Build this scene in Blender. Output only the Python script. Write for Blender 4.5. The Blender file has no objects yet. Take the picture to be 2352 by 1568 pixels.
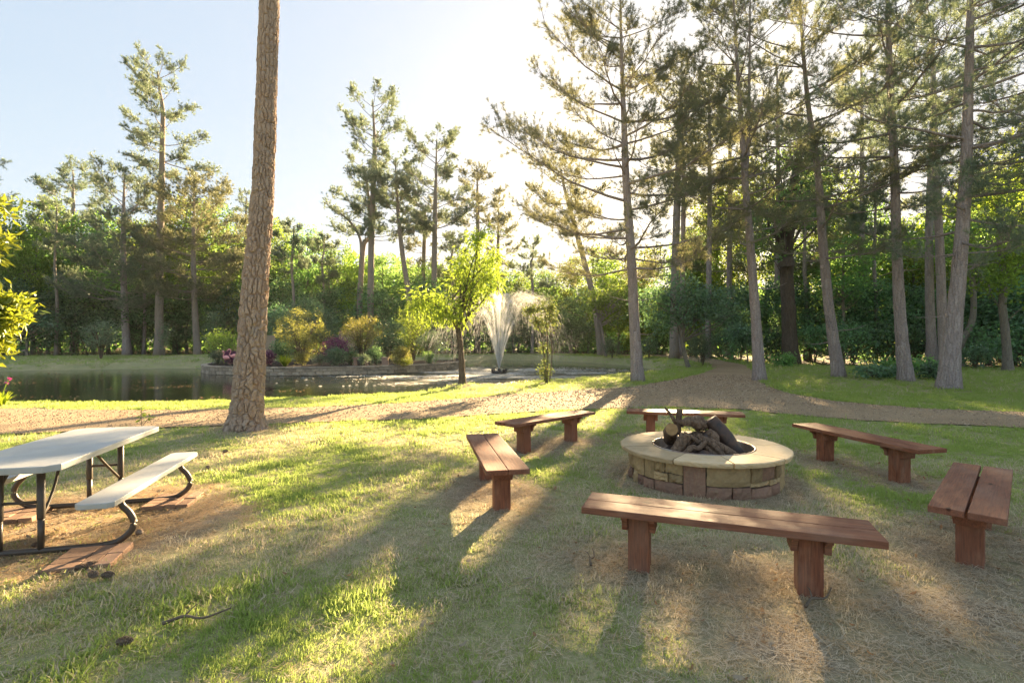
import bpy, bmesh, math, random
import numpy as np
from mathutils import Vector, Matrix

# ------------------------------------------------------------------ camera, sky, sun, exposure
SC = bpy.context.scene
C = SC.collection
F_PX, CX, CY, EYE = 1180.0, 1176.0, 784.0, 1.6      # 18 mm lens on a level camera 1.6 m above the lawn
SUN_AZ, SUN_EL = math.radians(19.5), math.radians(16.5)

cam_d = bpy.data.cameras.new('camera')
cam_d.sensor_width = 36.0
cam_d.lens = F_PX / 2352.0 * 36.0
cam_d.clip_start, cam_d.clip_end = 0.05, 3000.0
cam = bpy.data.objects.new('camera', cam_d)
cam.location = (0, 0, EYE)
cam.rotation_euler = (math.radians(90), 0, 0)
C.objects.link(cam)
SC.camera = cam

world = bpy.data.worlds.new('World')
SC.world = world
world.use_nodes = True
wn, wl = world.node_tree.nodes, world.node_tree.links
wn.clear()
w_out = wn.new('ShaderNodeOutputWorld')
w_bg = wn.new('ShaderNodeBackground')
w_sky = wn.new('ShaderNodeTexSky')
w_sky.sky_type = 'NISHITA'
w_sky.sun_disc = False
w_sky.sun_elevation = SUN_EL
w_sky.sun_rotation = SUN_AZ
w_sky.air_density, w_sky.dust_density, w_sky.ozone_density = 1.0, 1.6, 1.3
w_bg.inputs['Strength'].default_value = 0.062
w_gam = wn.new('ShaderNodeGamma')                      # compresses the sky's brightness range, evening the whole dome
w_gam.inputs['Gamma'].default_value = 0.23
wl.new(w_sky.outputs[0], w_gam.inputs['Color'])
w_sat = wn.new('ShaderNodeHueSaturation')
w_sat.inputs['Saturation'].default_value = 1.95
wl.new(w_gam.outputs[0], w_sat.inputs['Color'])
wl.new(w_sat.outputs[0], w_bg.inputs['Color'])
wl.new(w_bg.outputs[0], w_out.inputs['Surface'])

sun_d = bpy.data.lights.new('sun', 'SUN')
sun_d.energy = 3.4
sun_d.angle = math.radians(0.53)
sun_d.color = (1.0, 0.74, 0.42)
sun = bpy.data.objects.new('sun', sun_d)
sun_vec = Vector((math.sin(SUN_AZ) * math.cos(SUN_EL), math.cos(SUN_AZ) * math.cos(SUN_EL), math.sin(SUN_EL)))
sun.rotation_euler = sun_vec.to_track_quat('Z', 'Y').to_euler()
sun.location = (20, 60, 30)
C.objects.link(sun)

SC.view_settings.view_transform = 'Standard'
SC.view_settings.look = 'None'
SC.view_settings.exposure = 3.52
SC.view_settings.gamma = 1.0
SC.view_settings.use_curve_mapping = False
SC.render.engine = 'CYCLES'
cy = SC.cycles
cy.use_denoising = True
cy.max_bounces, cy.diffuse_bounces, cy.glossy_bounces = 6, 4, 3
cy.transmission_bounces, cy.transparent_max_bounces = 4, 8
cy.sample_clamp_indirect = 6.0
cy.caustics_reflective = cy.caustics_refractive = False

# ------------------------------------------------------------------ helpers
RNG = np.random.default_rng(11)
_tab = np.random.default_rng(5).random((256, 256))


def vnoise(x, y, s=1.0, seed=0):
    """value noise 0..1"""
    x = np.asarray(x, float) / s + seed * 17.31
    y = np.asarray(y, float) / s + seed * 9.77
    xi, yi = np.floor(x).astype(int), np.floor(y).astype(int)
    fx, fy = x - xi, y - yi
    fx, fy = fx * fx * (3 - 2 * fx), fy * fy * (3 - 2 * fy)
    a = _tab[xi & 255, yi & 255]; b = _tab[(xi + 1) & 255, yi & 255]
    c = _tab[xi & 255, (yi + 1) & 255]; d = _tab[(xi + 1) & 255, (yi + 1) & 255]
    return (a * (1 - fx) + b * fx) * (1 - fy) + (c * (1 - fx) + d * fx) * fy


def fbm(x, y, s, seed=0):
    return 0.55 * vnoise(x, y, s, seed) + 0.3 * vnoise(x, y, s * 0.47, seed + 3) + 0.15 * vnoise(x, y, s * 0.21, seed + 5)


def sstep(a, b, x):
    t = np.clip((x - a) / (b - a), 0, 1)
    return t * t * (3 - 2 * t)


def at(u, v, d):
    """point of the view at depth d metres (measured on the 2352 px wide photograph)"""
    return np.array(((u - CX) * d / F_PX, d, EYE + (CY - v) * d / F_PX))


class Geo:
    """collects vertices and faces, makes ONE mesh"""
    def __init__(self):
        self.V, self.F, self.n = [], [], 0

    def add(self, V, F):
        V = np.asarray(V, np.float32).reshape(-1, 3)
        if isinstance(F, np.ndarray):
            self.F.append(F.astype(np.int32) + self.n)
        else:
            by = {}
            for f in F:
                by.setdefault(len(f), []).append(f)
            for k in by:
                self.F.append(np.array(by[k], np.int32) + self.n)
        self.V.append(V)
        self.n += len(V)
        return self

    def mesh(self, name, mat=None, smooth=False, attrs=None):
        me = bpy.data.meshes.new(name)
        V = np.concatenate(self.V)
        me.vertices.add(len(V))
        me.vertices.foreach_set('co', V.ravel())
        loops = np.concatenate([f.ravel() for f in self.F])
        sizes = np.concatenate([np.full(len(f), f.shape[1], np.int32) for f in self.F])
        starts = np.concatenate(([0], np.cumsum(sizes)[:-1])).astype(np.int32)
        me.loops.add(len(loops))
        me.loops.foreach_set('vertex_index', loops)
        me.polygons.add(len(sizes))
        me.polygons.foreach_set('loop_start', starts)
        me.polygons.foreach_set('loop_total', sizes)
        me.polygons.foreach_set('use_smooth', np.full(len(sizes), smooth, bool))
        for k, a in (attrs or {}).items():
            at_ = me.attributes.new(k, 'FLOAT', 'POINT')
            at_.data.foreach_set('value', np.asarray(a, np.float32))
        me.update(calc_edges=True)
        me.validate()
        if mat:
            me.materials.append(mat)
        return me


def obj(name, me, parent=None, loc=(0, 0, 0), rot=(0, 0, 0)):
    o = bpy.data.objects.new(name, me)
    C.objects.link(o)
    o.location, o.rotation_euler = loc, rot
    if parent is not None:
        o.parent = parent
    return o


def tag(o, label=None, cat=None, group=None, kind=None):
    if label: o['label'] = label
    if cat: o['category'] = cat
    if group: o['group'] = group
    if kind: o['kind'] = kind
    return o


def thing(name, label, cat, loc=(0, 0, 0), rz=0.0, group=None):
    o = bpy.data.objects.new(name, None)
    o.empty_display_size = 0.2
    C.objects.link(o)
    o.location, o.rotation_euler = loc, (0, 0, rz)
    return tag(o, label, cat, group)


def dup(root, loc, rz=0.0, scale=None, label=None, group=None):
    kids = [(ch, list(ch.children)) for ch in root.children]
    r = root.copy(); C.objects.link(r)
    r.location, r.rotation_euler = loc, (0, 0, rz)
    if scale is not None: r.scale = scale
    if label: r['label'] = label
    if group: r['group'] = group
    for ch, sub in kids:
        c = ch.copy(); C.objects.link(c); c.parent = r
        for g in sub:
            d = g.copy(); C.objects.link(d); d.parent = c
    return r


def norm(a):
    return a / (np.linalg.norm(a, axis=-1, keepdims=True) + 1e-9)


def tube(path, rad, sides=8, cap=True):
    """tapered tube along a polyline"""
    P = np.asarray(path, float)
    n = len(P)
    R = np.broadcast_to(np.asarray(rad, float), (n,))
    T = norm(np.gradient(P, axis=0))
    ref = np.array((0, 0, 1.0)) if abs(T[:, 2]).mean() < 0.8 else np.array((1.0, 0, 0))
    A = norm(np.cross(T, ref)); B = np.cross(T, A)
    th = np.linspace(0, 2 * np.pi, sides, endpoint=False)
    V = P[:, None, :] + R[:, None, None] * (np.cos(th)[None, :, None] * A[:, None, :] + np.sin(th)[None, :, None] * B[:, None, :])
    V = V.reshape(-1, 3)
    i = np.arange(n - 1)[:, None] * sides
    j = np.arange(sides)[None, :]
    k = (j + 1) % sides
    Q = np.stack([i + j, i + k, i + sides + k, i + sides + j], -1).reshape(-1, 4)
    F = [tuple(q) for q in Q] if cap else Q
    if cap:
        F.append(tuple(range(sides - 1, -1, -1)))
        F.append(tuple(range((n - 1) * sides, n * sides)))
    return V, F


def spline(pts, n):
    """smooth resample of a polyline (Catmull-Rom)"""
    P = np.asarray(pts, float)
    P = np.vstack([2 * P[0] - P[1], P, 2 * P[-1] - P[-2]])
    m = len(P) - 3
    t = np.linspace(0, m - 1e-6, n)
    i = t.astype(int); f = (t - i)[:, None]
    p0, p1, p2, p3 = P[i], P[i + 1], P[i + 2], P[i + 3]
    return 0.5 * (2 * p1 + (p2 - p0) * f + (2 * p0 - 5 * p1 + 4 * p2 - p3) * f * f + (3 * p1 - p0 - 3 * p2 + p3) * f ** 3)


def box_mesh(name, dx, dy, dz, mat, bevel=0.004, seg=1, center=(0, 0, 0), jitter=0.0, seed=0):
    bm = bmesh.new()
    bmesh.ops.create_cube(bm, size=1.0)
    for v in bm.verts:
        v.co = Vector((v.co.x * dx + center[0], v.co.y * dy + center[1], v.co.z * dz + center[2]))
    if bevel:
        bmesh.ops.bevel(bm, geom=bm.edges[:], offset=bevel, segments=seg, affect='EDGES', profile=0.6)
    if jitter:
        r = random.Random(seed)
        for v in bm.verts:
            v.co += Vector((r.uniform(-1, 1), r.uniform(-1, 1), r.uniform(-1, 1))) * jitter
    me = bpy.data.meshes.new(name)
    bm.to_mesh(me); bm.free()
    me.materials.append(mat)
    return me


def prism_mesh(name, poly, z0, z1, mat, bevel=0.004, seg=1, axis='z'):
    """polygon (x, y) extruded z0..z1; axis 'x' maps (x, y, z) -> (z, x, y)"""
    bm = bmesh.new()
    vs = [bm.verts.new((p[0], p[1], z0)) for p in poly]
    f = bm.faces.new(vs)
    r = bmesh.ops.extrude_face_region(bm, geom=[f])
    for v in [g for g in r['geom'] if isinstance(g, bmesh.types.BMVert)]:
        v.co.z = z1
    if bevel:
        bmesh.ops.bevel(bm, geom=bm.edges[:], offset=bevel, segments=seg, affect='EDGES', profile=0.6)
    if axis == 'x':
        for v in bm.verts:
            v.co = Vector((v.co.z, v.co.x, v.co.y))
    bmesh.ops.recalc_face_normals(bm, faces=bm.faces[:])
    me = bpy.data.meshes.new(name)
    bm.to_mesh(me); bm.free()
    me.materials.append(mat)
    return me


# ------------------------------------------------------------------ materials
class NT:
    def __init__(self, name):
        self.m = bpy.data.materials.new(name)
        self.m.use_nodes = True
        self.t = self.m.node_tree
        self.t.nodes.clear()
        self.out = self.n('ShaderNodeOutputMaterial')

    def n(self, typ, **kw):
        nd = self.t.nodes.new(typ)
        for k, v in kw.items():
            setattr(nd, k, v)
        return nd

    def l(self, a, b):
        self.t.links.new(a, b)

    def val(self, sock, v):
        if isinstance(v, bpy.types.NodeSocket): self.l(v, sock)
        else: sock.default_value = v

    def mix(self, fac, a, b, mode='MIX'):
        nd = self.n('ShaderNodeMix', data_type='RGBA', blend_type=mode)
        self.val(nd.inputs[0], fac)
        for s, v in ((nd.inputs[6], a), (nd.inputs[7], b)):
            self.val(s, v if isinstance(v, bpy.types.NodeSocket) or len(v) == 4 else (*v, 1))
        return nd.outputs[2]

    def math(self, op, a, b=0.0, clamp=False):
        nd = self.n('ShaderNodeMath', operation=op, use_clamp=clamp)
        self.val(nd.inputs[0], a); self.val(nd.inputs[1], b)
        return nd.outputs[0]

    def ramp(self, fac, a, b, lo=0.0, hi=1.0):
        nd = self.n('ShaderNodeMapRange')
        nd.clamp = True
        self.val(nd.inputs[0], fac)
        for k, v in zip((1, 2, 3, 4), (a, b, lo, hi)): nd.inputs[k].default_value = v
        return nd.outputs[0]

    def coords(self, which='Object', scale=(1, 1, 1), offset=None):
        tc = self.n('ShaderNodeTexCoord')
        mp = self.n('ShaderNodeMapping')
        mp.inputs['Scale'].default_value = scale
        self.l(tc.outputs[which], mp.inputs['Vector'])
        if offset is not None: self.l(offset, mp.inputs['Location'])
        return mp.outputs[0]

    def noise(self, vec, scale, detail=3, rough=0.55, dist=0.0):
        nd = self.n('ShaderNodeTexNoise')
        if vec is not None: self.l(vec, nd.inputs['Vector'])
        nd.inputs['Scale'].default_value = scale
        nd.inputs['Detail'].default_value = detail
        nd.inputs['Roughness'].default_value = rough
        nd.inputs['Distortion'].default_value = dist
        return nd.outputs[0]

    def voro(self, vec, scale, feature='F1', rand=1.0):
        nd = self.n('ShaderNodeTexVoronoi', feature=feature)
        if vec is not None: self.l(vec, nd.inputs['Vector'])
        nd.inputs['Scale'].default_value = scale
        nd.inputs['Randomness'].default_value = rand
        return nd

    def bump(self, h, strength=0.5, dist=0.01, normal=None):
        nd = self.n('ShaderNodeBump')
        nd.inputs['Strength'].default_value = strength
        self.val(nd.inputs['Distance'], dist)
        self.l(h, nd.inputs['Height'])
        if normal is not None: self.l(normal, nd.inputs['Normal'])
        return nd.outputs[0]

    def pbr(self, col, rough=0.6, normal=None, spec=0.5, metal=0.0):
        p = self.n('ShaderNodeBsdfPrincipled')
        self.val(p.inputs['Base Color'], col if isinstance(col, bpy.types.NodeSocket) or len(col) == 4 else (*col, 1))
        self.val(p.inputs['Roughness'], rough)
        self.val(p.inputs['Metallic'], metal)
        p.inputs['Specular IOR Level'].default_value = spec
        if normal is not None: self.l(normal, p.inputs['Normal'])
        self.l(p.outputs[0], self.out.inputs['Surface'])
        return self.m

    def rnd(self):
        return self.n('ShaderNodeObjectInfo').outputs['Random']

    def island(self):
        return self.n('ShaderNodeNewGeometry').outputs['Random Per Island']

    def attr(self, name, typ='GEOMETRY'):
        nd = self.n('ShaderNodeAttribute', attribute_name=name, attribute_type=typ)
        return nd.outputs['Fac']


def leaf_mat(name, col, tcol, trans=0.5, gloss=0.04, var=0.35, alt=None, objvar=0.25, rough=0.4):
    """leaf: diffuse top, light coming through from behind, faint waxy gloss"""
    t = NT(name)
    isl, r = t.island(), t.rnd()
    k = t.math('ADD', t.ramp(isl, 0, 1, 1 - var, 1 + var), t.ramp(r, 0, 1, -objvar, objvar))
    base = t.mix(t.ramp(isl, 0.55, 1.0), col, alt or col)
    c1 = t.mix(1.0, base, t.mix(1.0, (1, 1, 1), t_comb(t, k), 'MULTIPLY'), 'MULTIPLY')
    c2 = t.mix(1.0, tcol, t_comb(t, k), 'MULTIPLY')
    hs = t.n('ShaderNodeHueSaturation')
    t.l(t.ramp(r, 0, 1, 0.485, 0.515), hs.inputs['Hue']); t.l(c1, hs.inputs['Color'])
    hs2 = t.n('ShaderNodeHueSaturation')
    t.l(t.ramp(r, 0, 1, 0.485, 0.515), hs2.inputs['Hue']); t.l(c2, hs2.inputs['Color'])
    d = t.n('ShaderNodeBsdfDiffuse'); t.l(hs.outputs[0], d.inputs['Color'])
    tr = t.n('ShaderNodeBsdfTranslucent'); t.l(hs2.outputs[0], tr.inputs['Color'])
    m1 = t.n('ShaderNodeMixShader'); m1.inputs[0].default_value = trans
    t.l(d.outputs[0], m1.inputs[1]); t.l(tr.outputs[0], m1.inputs[2])
    g = t.n('ShaderNodeBsdfGlossy'); g.inputs['Roughness'].default_value = rough
    g.inputs['Color'].default_value = (0.8, 0.85, 0.8, 1)
    m2 = t.n('ShaderNodeMixShader'); m2.inputs[0].default_value = gloss
    t.l(m1.outputs[0], m2.inputs[1]); t.l(g.outputs[0], m2.inputs[2])
    t.l(m2.outputs[0], t.out.inputs['Surface'])
    return t.m


def t_comb(t, k):
    c = t.n('ShaderNodeCombineColor')
    for i in range(3): t.l(k, c.inputs[i])
    return c.outputs[0]


def wood_mat():
    t = NT('stained_redwood')
    r = t.rnd()
    off = t.n('ShaderNodeCombineXYZ')
    for i, s in enumerate((31.0, 17.0, 23.0)): t.l(t.math('MULTIPLY', r, s), off.inputs[i])
    v = t.coords('Object', (1.2, 14, 14), off.outputs[0])
    g = t.noise(v, 3.0, 5, 0.6, 0.6)
    fine = t.noise(t.coords('Object', (1.6, 34, 34), off.outputs[0]), 3.0, 4, 0.7)
    wear = t.noise(t.coords('Object', (2.2, 5, 5), off.outputs[0]), 2.2, 4, 0.65)
    c = t.mix(t.ramp(g, 0.3, 0.7), (0.20, 0.066, 0.034), (0.34, 0.130, 0.064))
    c = t.mix(t.ramp(fine, 0.42, 0.62, 0, 0.8), c, (0.095, 0.036, 0.024))
    c = t.mix(t.ramp(wear, 0.5, 0.78, 0, 0.55), c, (0.43, 0.25, 0.155))
    c = t.mix(t.ramp(r, 0, 1, 0, 0.5), c, (0.22, 0.11, 0.075))
    grey = t.noise(t.coords('Object', (1.1, 2.5, 2.5), off.outputs[0]), 1.7, 3, 0.6)
    c = t.mix(t.ramp(grey, 0.50, 0.74, 0, 0.4), c, (0.32, 0.215, 0.16))
    kn = t.voro(t.coords('Object', (2.3, 7, 7), off.outputs[0]), 1.0)
    c = t.mix(t.ramp(kn.outputs['Distance'], 0.06, 0.13, 0.85, 0), c, (0.03, 0.012, 0.008))
    h = t.math('ADD', t.math('MULTIPLY', g, 0.6), fine)
    return t.pbr(c, t.ramp(wear, 0.3, 0.7, 0.55, 0.75), t.bump(h, 0.6, 0.004), 0.22)


def stone_mat(name, a, b, c3, scale=6.0, bstr=0.8):
    t = NT(name)
    r = t.rnd()
    off = t.n('ShaderNodeCombineXYZ')
    for i, s in enumerate((11.0, 37.0, 5.0)): t.l(t.math('MULTIPLY', r, s), off.inputs[i])
    v = t.coords('Object', (1, 1, 1), off.outputs[0])
    n1, n2 = t.noise(v, scale, 5, 0.6, 0.4), t.noise(v, scale * 5, 4, 0.65)
    c = t.mix(t.ramp(n1, 0.35, 0.65), a, b)
    c = t.mix(t.ramp(n2, 0.45, 0.75, 0, 0.6), c, c3)
    c = t.mix(1.0, c, t_comb(t, t.ramp(r, 0, 1, 0.68, 1.25)), 'MULTIPLY')
    h = t.math('ADD', n1, t.math('MULTIPLY', n2, 0.35))
    return t.pbr(c, 0.85, t.bump(h, bstr, 0.02), 0.3)


def bark_mat(name, a, b, c3, sc=(9, 9, 2.2), bd=0.03):
    t = NT(name)
    r = t.rnd()
    off = t.n('ShaderNodeCombineXYZ')
    for i, s in enumerate((13.0, 7.0, 29.0)): t.l(t.math('MULTIPLY', r, s), off.inputs[i])
    v = t.coords('Object', sc, off.outputs[0])
    wob = t.noise(t.coords('Object', (2, 2, 1), off.outputs[0]), 3, 3)
    mv = t.n('ShaderNodeVectorMath', operation='ADD')
    t.l(v, mv.inputs[0]); t.l(t_comb(t, wob), mv.inputs[1])
    vo = t.voro(mv.outputs[0], 1.0, 'DISTANCE_TO_EDGE')
    cell = t.voro(mv.outputs[0], 1.0)
    n2 = t.noise(t.coords('Object', (1, 1, 1), off.outputs[0]), 24, 4, 0.65)
    c = t.mix(cell.outputs['Color'], a, b)
    c = t.mix(t.ramp(n2, 0.4, 0.7, 0, 0.7), c, c3)
    h = t.math('ADD', t.ramp(vo.outputs['Distance'], 0, 0.18), t.math('MULTIPLY', n2, 0.35))
    return t.pbr(c, 0.9, t.bump(h, 0.9, bd), 0.15)


def plain_mat(name, col, rough=0.6, var=0.15, scale=12, spec=0.4, bump=0.2, metal=0.0, col2=None):
    t = NT(name)
    v = t.coords('Object')
    n1 = t.noise(v, scale, 4, 0.6)
    c2 = col2 or tuple(x * (1 - 2 * var) for x in col)
    c = t.mix(t.ramp(n1, 0.35, 0.7), col, c2)
    return t.pbr(c, rough, t.bump(n1, bump, 0.01), spec, metal)


M = {}
M['wood'] = wood_mat()
M['tan_stone'] = stone_mat('tan_sandstone', (0.50, 0.37, 0.205), (0.39, 0.285, 0.15), (0.25, 0.185, 0.11))
M['red_stone'] = stone_mat('brown_sandstone', (0.28, 0.165, 0.115), (0.21, 0.13, 0.095), (0.33, 0.24, 0.16))
M['cap_stone'] = stone_mat('buff_flagstone', (0.60, 0.45, 0.27), (0.50, 0.37, 0.21), (0.62, 0.51, 0.36), 3.0, 0.35)
M['wall_block'] = stone_mat('grey_buff_block', (0.46, 0.39, 0.30), (0.33, 0.28, 0.22), (0.20, 0.17, 0.14), 9.0)
M['cap_block'] = stone_mat('pale_cap_block', (0.48, 0.40, 0.31), (0.38, 0.32, 0.25), (0.26, 0.22, 0.18), 7.0)
M['brick'] = stone_mat('red_paver_brick', (0.34, 0.215, 0.145), (0.27, 0.165, 0.11), (0.22, 0.145, 0.10), 10.0, 0.4)
M['pink_stone'] = stone_mat('pink_cast_stone', (0.42, 0.29, 0.23), (0.36, 0.25, 0.20), (0.30, 0.21, 0.17), 8.0, 0.3)
M['ash'] = stone_mat('ash_and_soil', (0.09, 0.082, 0.075), (0.05, 0.045, 0.04), (0.17, 0.16, 0.15), 18.0, 1.0)
M['steel'] = plain_mat('weathered_steel', (0.33, 0.29, 0.25), 0.45, 0.2, 7, 0.5, 0.1, 0.7, (0.20, 0.12, 0.08))
M['tube'] = plain_mat('brown_painted_tube', (0.062, 0.050, 0.042), 0.42, 0.1, 30, 0.5, 0.1, 0.0, (0.085, 0.062, 0.045))
M['pine_bark'] = bark_mat('pine_bark', (0.31, 0.26, 0.25), (0.44, 0.385, 0.37), (0.19, 0.155, 0.145))
M['grey_bark'] = bark_mat('grey_bark', (0.20, 0.18, 0.155), (0.28, 0.255, 0.22), (0.12, 0.10, 0.085), (12, 12, 5), 0.012)
M['oak_bark'] = bark_mat('dark_oak_bark', (0.115, 0.092, 0.074), (0.165, 0.135, 0.108), (0.07, 0.055, 0.043), (14, 14, 3), 0.03)
M['pale_bark'] = bark_mat('sunlit_pine_bark', (0.30, 0.255, 0.22), (0.38, 0.325, 0.28), (0.21, 0.17, 0.14))
M['twig'] = plain_mat('twig_bark', (0.16, 0.125, 0.09), 0.85, 0.2, 20)
M['log'] = bark_mat('firewood_bark', (0.165, 0.110, 0.075), (0.26, 0.185, 0.13), (0.075, 0.05, 0.036), (22, 22, 8), 0.012)
M['char'] = plain_mat('charred_wood', (0.022, 0.018, 0.018), 0.55, 0.2, 9, 0.5, 0.9, 0.0, (0.11, 0.055, 0.03))
M['cut'] = plain_mat('sawn_end', (0.40, 0.25, 0.115), 0.8, 0.2, 16, 0.2, 0.4)
M['pink'] = plain_mat('pink_plastic', (0.80, 0.34, 0.33), 0.4, 0.05, 10)
M['black'] = plain_mat('black_plastic', (0.02, 0.02, 0.022), 0.5, 0.1, 10)
M['fence'] = plain_mat('beige_fence_board', (0.42, 0.325, 0.235), 0.75, 0.12, 6)
M['cone'] = plain_mat('pine_cone', (0.16, 0.10, 0.065), 0.8, 0.2, 60, 0.2, 0.3, 0.0, (0.28, 0.24, 0.20))
M['petal'] = leaf_mat('magenta_petal', (0.45, 0.06, 0.26), (0.6, 0.08, 0.35), 0.4)


def plastic_mat():
    t = NT('off_white_resin')
    v = t.coords('Object')
    n1 = t.noise(v, 4, 5, 0.6); n2 = t.noise(t.coords('Object', (3, 22, 3)), 3, 5, 0.7, 2.0)
    fine = t.noise(v, 160, 2)
    c = t.mix(t.ramp(n1, 0.35, 0.7), (0.47, 0.475, 0.465), (0.39, 0.39, 0.375))
    c = t.mix(t.ramp(n2, 0.60, 0.70, 0, 0.6), c, (0.27, 0.235, 0.19))
    sp_ = t.noise(v, 38, 3, 0.7)
    c = t.mix(t.ramp(sp_, 0.66, 0.74, 0, 0.6), c, (0.25, 0.19, 0.13))
    return t.pbr(c, 0.5, t.bump(fine, 0.25, 0.002), 0.45)
M['resin'] = plastic_mat()

# foliage colours
M['leaf_forest'] = leaf_mat('forest_leaf', (0.115, 0.220, 0.080), (0.28, 0.44, 0.095), 0.52, 0.04, 0.45, None, 0.38)
M['leaf_lime'] = leaf_mat('spring_leaf', (0.140, 0.220, 0.048), (0.31, 0.40, 0.050), 0.55, 0.03, 0.4, None, 0.35)
M['leaf_dark'] = leaf_mat('understory_leaf', (0.110, 0.205, 0.105), (0.23, 0.40, 0.13), 0.45, 0.06, 0.5, None, 0.35)
M['leaf_blue'] = leaf_mat('glossy_leaf', (0.10, 0.185, 0.105), (0.19, 0.34, 0.11), 0.4, 0.09, 0.45, None, 0.3)
M['leaf_peach'] = leaf_mat('willowy_leaf', (0.150, 0.225, 0.032), (0.33, 0.41, 0.045), 0.55, 0.04, 0.4)
M['leaf_citrus'] = leaf_mat('broad_waxy_leaf', (0.15, 0.21, 0.024), (0.36, 0.37, 0.025), 0.5, 0.07, 0.35)
M['leaf_olive'] = leaf_mat('olive_leaf', (0.165, 0.175, 0.065), (0.40, 0.38, 0.08), 0.45, 0.04, 0.4)
M['leaf_sage'] = leaf_mat('sage_leaf', (0.155, 0.195, 0.125), (0.24, 0.31, 0.16), 0.4, 0.04, 0.4)
M['leaf_crape'] = leaf_mat('red_tipped_leaf', (0.085, 0.135, 0.045), (0.17, 0.21, 0.05), 0.42, 0.05, 0.4, (0.24, 0.11, 0.055))
M['leaf_purple'] = leaf_mat('plum_leaf', (0.135, 0.046, 0.130), (0.28, 0.07, 0.18), 0.4, 0.05, 0.45, (0.17, 0.05, 0.10))
M['needle'] = leaf_mat('pine_needle', (0.130, 0.190, 0.140), (0.26, 0.32, 0.17), 0.45, 0.06, 0.45, (0.16, 0.18, 0.12), 0.12)
M['needle_gold'] = leaf_mat('backlit_pine_needle', (0.145, 0.190, 0.120), (0.30, 0.31, 0.14), 0.46, 0.05, 0.45, (0.18, 0.17, 0.10), 0.12)  # warmer copy of the plain needle, backlight put into the colour


def grass_mat(name, g1, g2, dry, trans=0.4):
    t = NT(name)
    d = t.attr('dry', 'INSTANCER')
    isl, r = t.island(), t.rnd()
    green = t.mix(isl, g1, g2)
    fac = t.ramp(t.math('ADD', d, t.ramp(isl, 0, 1, -0.32, 0.32)), 0.42, 0.58)
    c = t.mix(fac, green, t.mix(r, dry, tuple(x * 0.72 for x in dry)))
    tc = t.mix(fac, tuple(x * 2.1 for x in g2), tuple(x * 1.2 for x in dry))
    df = t.n('ShaderNodeBsdfDiffuse'); t.l(c, df.inputs['Color'])
    tr = t.n('ShaderNodeBsdfTranslucent'); t.l(tc, tr.inputs['Color'])
    m1 = t.n('ShaderNodeMixShader'); m1.inputs[0].default_value = trans
    t.l(df.outputs[0], m1.inputs[1]); t.l(tr.outputs[0], m1.inputs[2])
    t.l(m1.outputs[0], t.out.inputs['Surface'])
    return t.m
M['grass'] = grass_mat('lawn_blade', (0.18, 0.25, 0.070), (0.30, 0.37, 0.105), (0.66, 0.57, 0.41))
M['straw'] = grass_mat('pine_straw', (0.40, 0.28, 0.16), (0.52, 0.39, 0.24), (0.64, 0.54, 0.40), 0.25)
M['litter'] = grass_mat('fallen_leaf', (0.22, 0.125, 0.06), (0.33, 0.22, 0.13), (0.42, 0.35, 0.26), 0.2)

# ------------------------------------------------------------------ terrain
WATER_Z = -0.30
POND = np.array([(-70, 15.6), (-30, 15.2), (-14, 14.5), (-9.4, 14.4), (-7.3, 15.0), (-3.9, 16.4), (-2.1, 18.8), (0.1, 21.1), (2.5, 23.4),
                 (5.6, 26.8), (8.4, 29.6), (9.9, 33.0), (9.5, 38.5), (7.2, 45.5), (3.0, 51.5), (-2.0, 53.0), (-4.6, 49.0), (-4.0, 42.0), (-3.9, 36.0),
                 (-5.4, 32.6), (-7.8, 30.4), (-11.0, 29.0), (-14.0, 28.7), (-17.3, 29.8), (-19.3, 32.2), (-20.3, 35.0), (-22.5, 36.6),
                 (-27.5, 35.2), (-33, 32.8), (-45, 31.5), (-70, 31.0)])
PATH = np.array([(-30, 10.4), (-14, 9.0), (-8.6, 8.7), (-7.0, 9.35), (-4.8, 9.85), (-3.3, 10.3), (-1.6, 10.65), (-0.35, 11.3), (1.26, 11.9), (2.8, 12.3), (4.2, 12.35),
                 (5.3, 12.0), (6.0, 11.2), (7.2, 10.4), (9.4, 9.4), (14, 8.0), (24, 6.5), (24, 8.6), (15, 10.3), (11.3, 11.5), (9.5, 12.2), (8.6, 13.7),
                 (8.5, 16.0), (9.5, 19.6), (11.6, 24.5), (14.3, 31.5), (14.9, 38), (14.0, 45), (10.5, 55), (4, 62), (3, 60), (8.6, 53.5), (12.0, 45), (12.8, 38.5),
                 (12.6, 33), (11.0, 28.2), (7.4, 22.2), (4.2, 17.9), (2.2, 16.7), (0.1, 15.5), (-1.5, 14.1), (-3.0, 12.95), (-5.9, 12.1), (-7.8, 11.85),
                 (-12.2, 12.2), (-30, 12.6)])
BEDWALL = spline(np.array([(-20.3, 35.0), (-19.3, 32.2), (-17.3, 29.8), (-14.0, 28.7), (-11.0, 29.0), (-7.8, 30.4), (-5.4, 32.6), (-3.9, 36.0), (-3.7, 39.5)]), 260)


def seg_dist(px, py, poly, closed=True):
    """distance of points to a polyline and the nearest points on it"""
    best = np.full(px.shape, 1e9); nx = np.zeros_like(px); ny = np.zeros_like(py)
    n = len(poly)
    for i in range(n if closed else n - 1):
        a, b = poly[i], poly[(i + 1) % n]
        ab = b - a
        t = np.clip(((px - a[0]) * ab[0] + (py - a[1]) * ab[1]) / (ab @ ab), 0, 1)
        qx, qy = a[0] + t * ab[0], a[1] + t * ab[1]
        d = np.hypot(px - qx, py - qy)
        m = d < best
        best = np.where(m, d, best); nx = np.where(m, qx, nx); ny = np.where(m, qy, ny)
    return best, nx, ny


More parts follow.
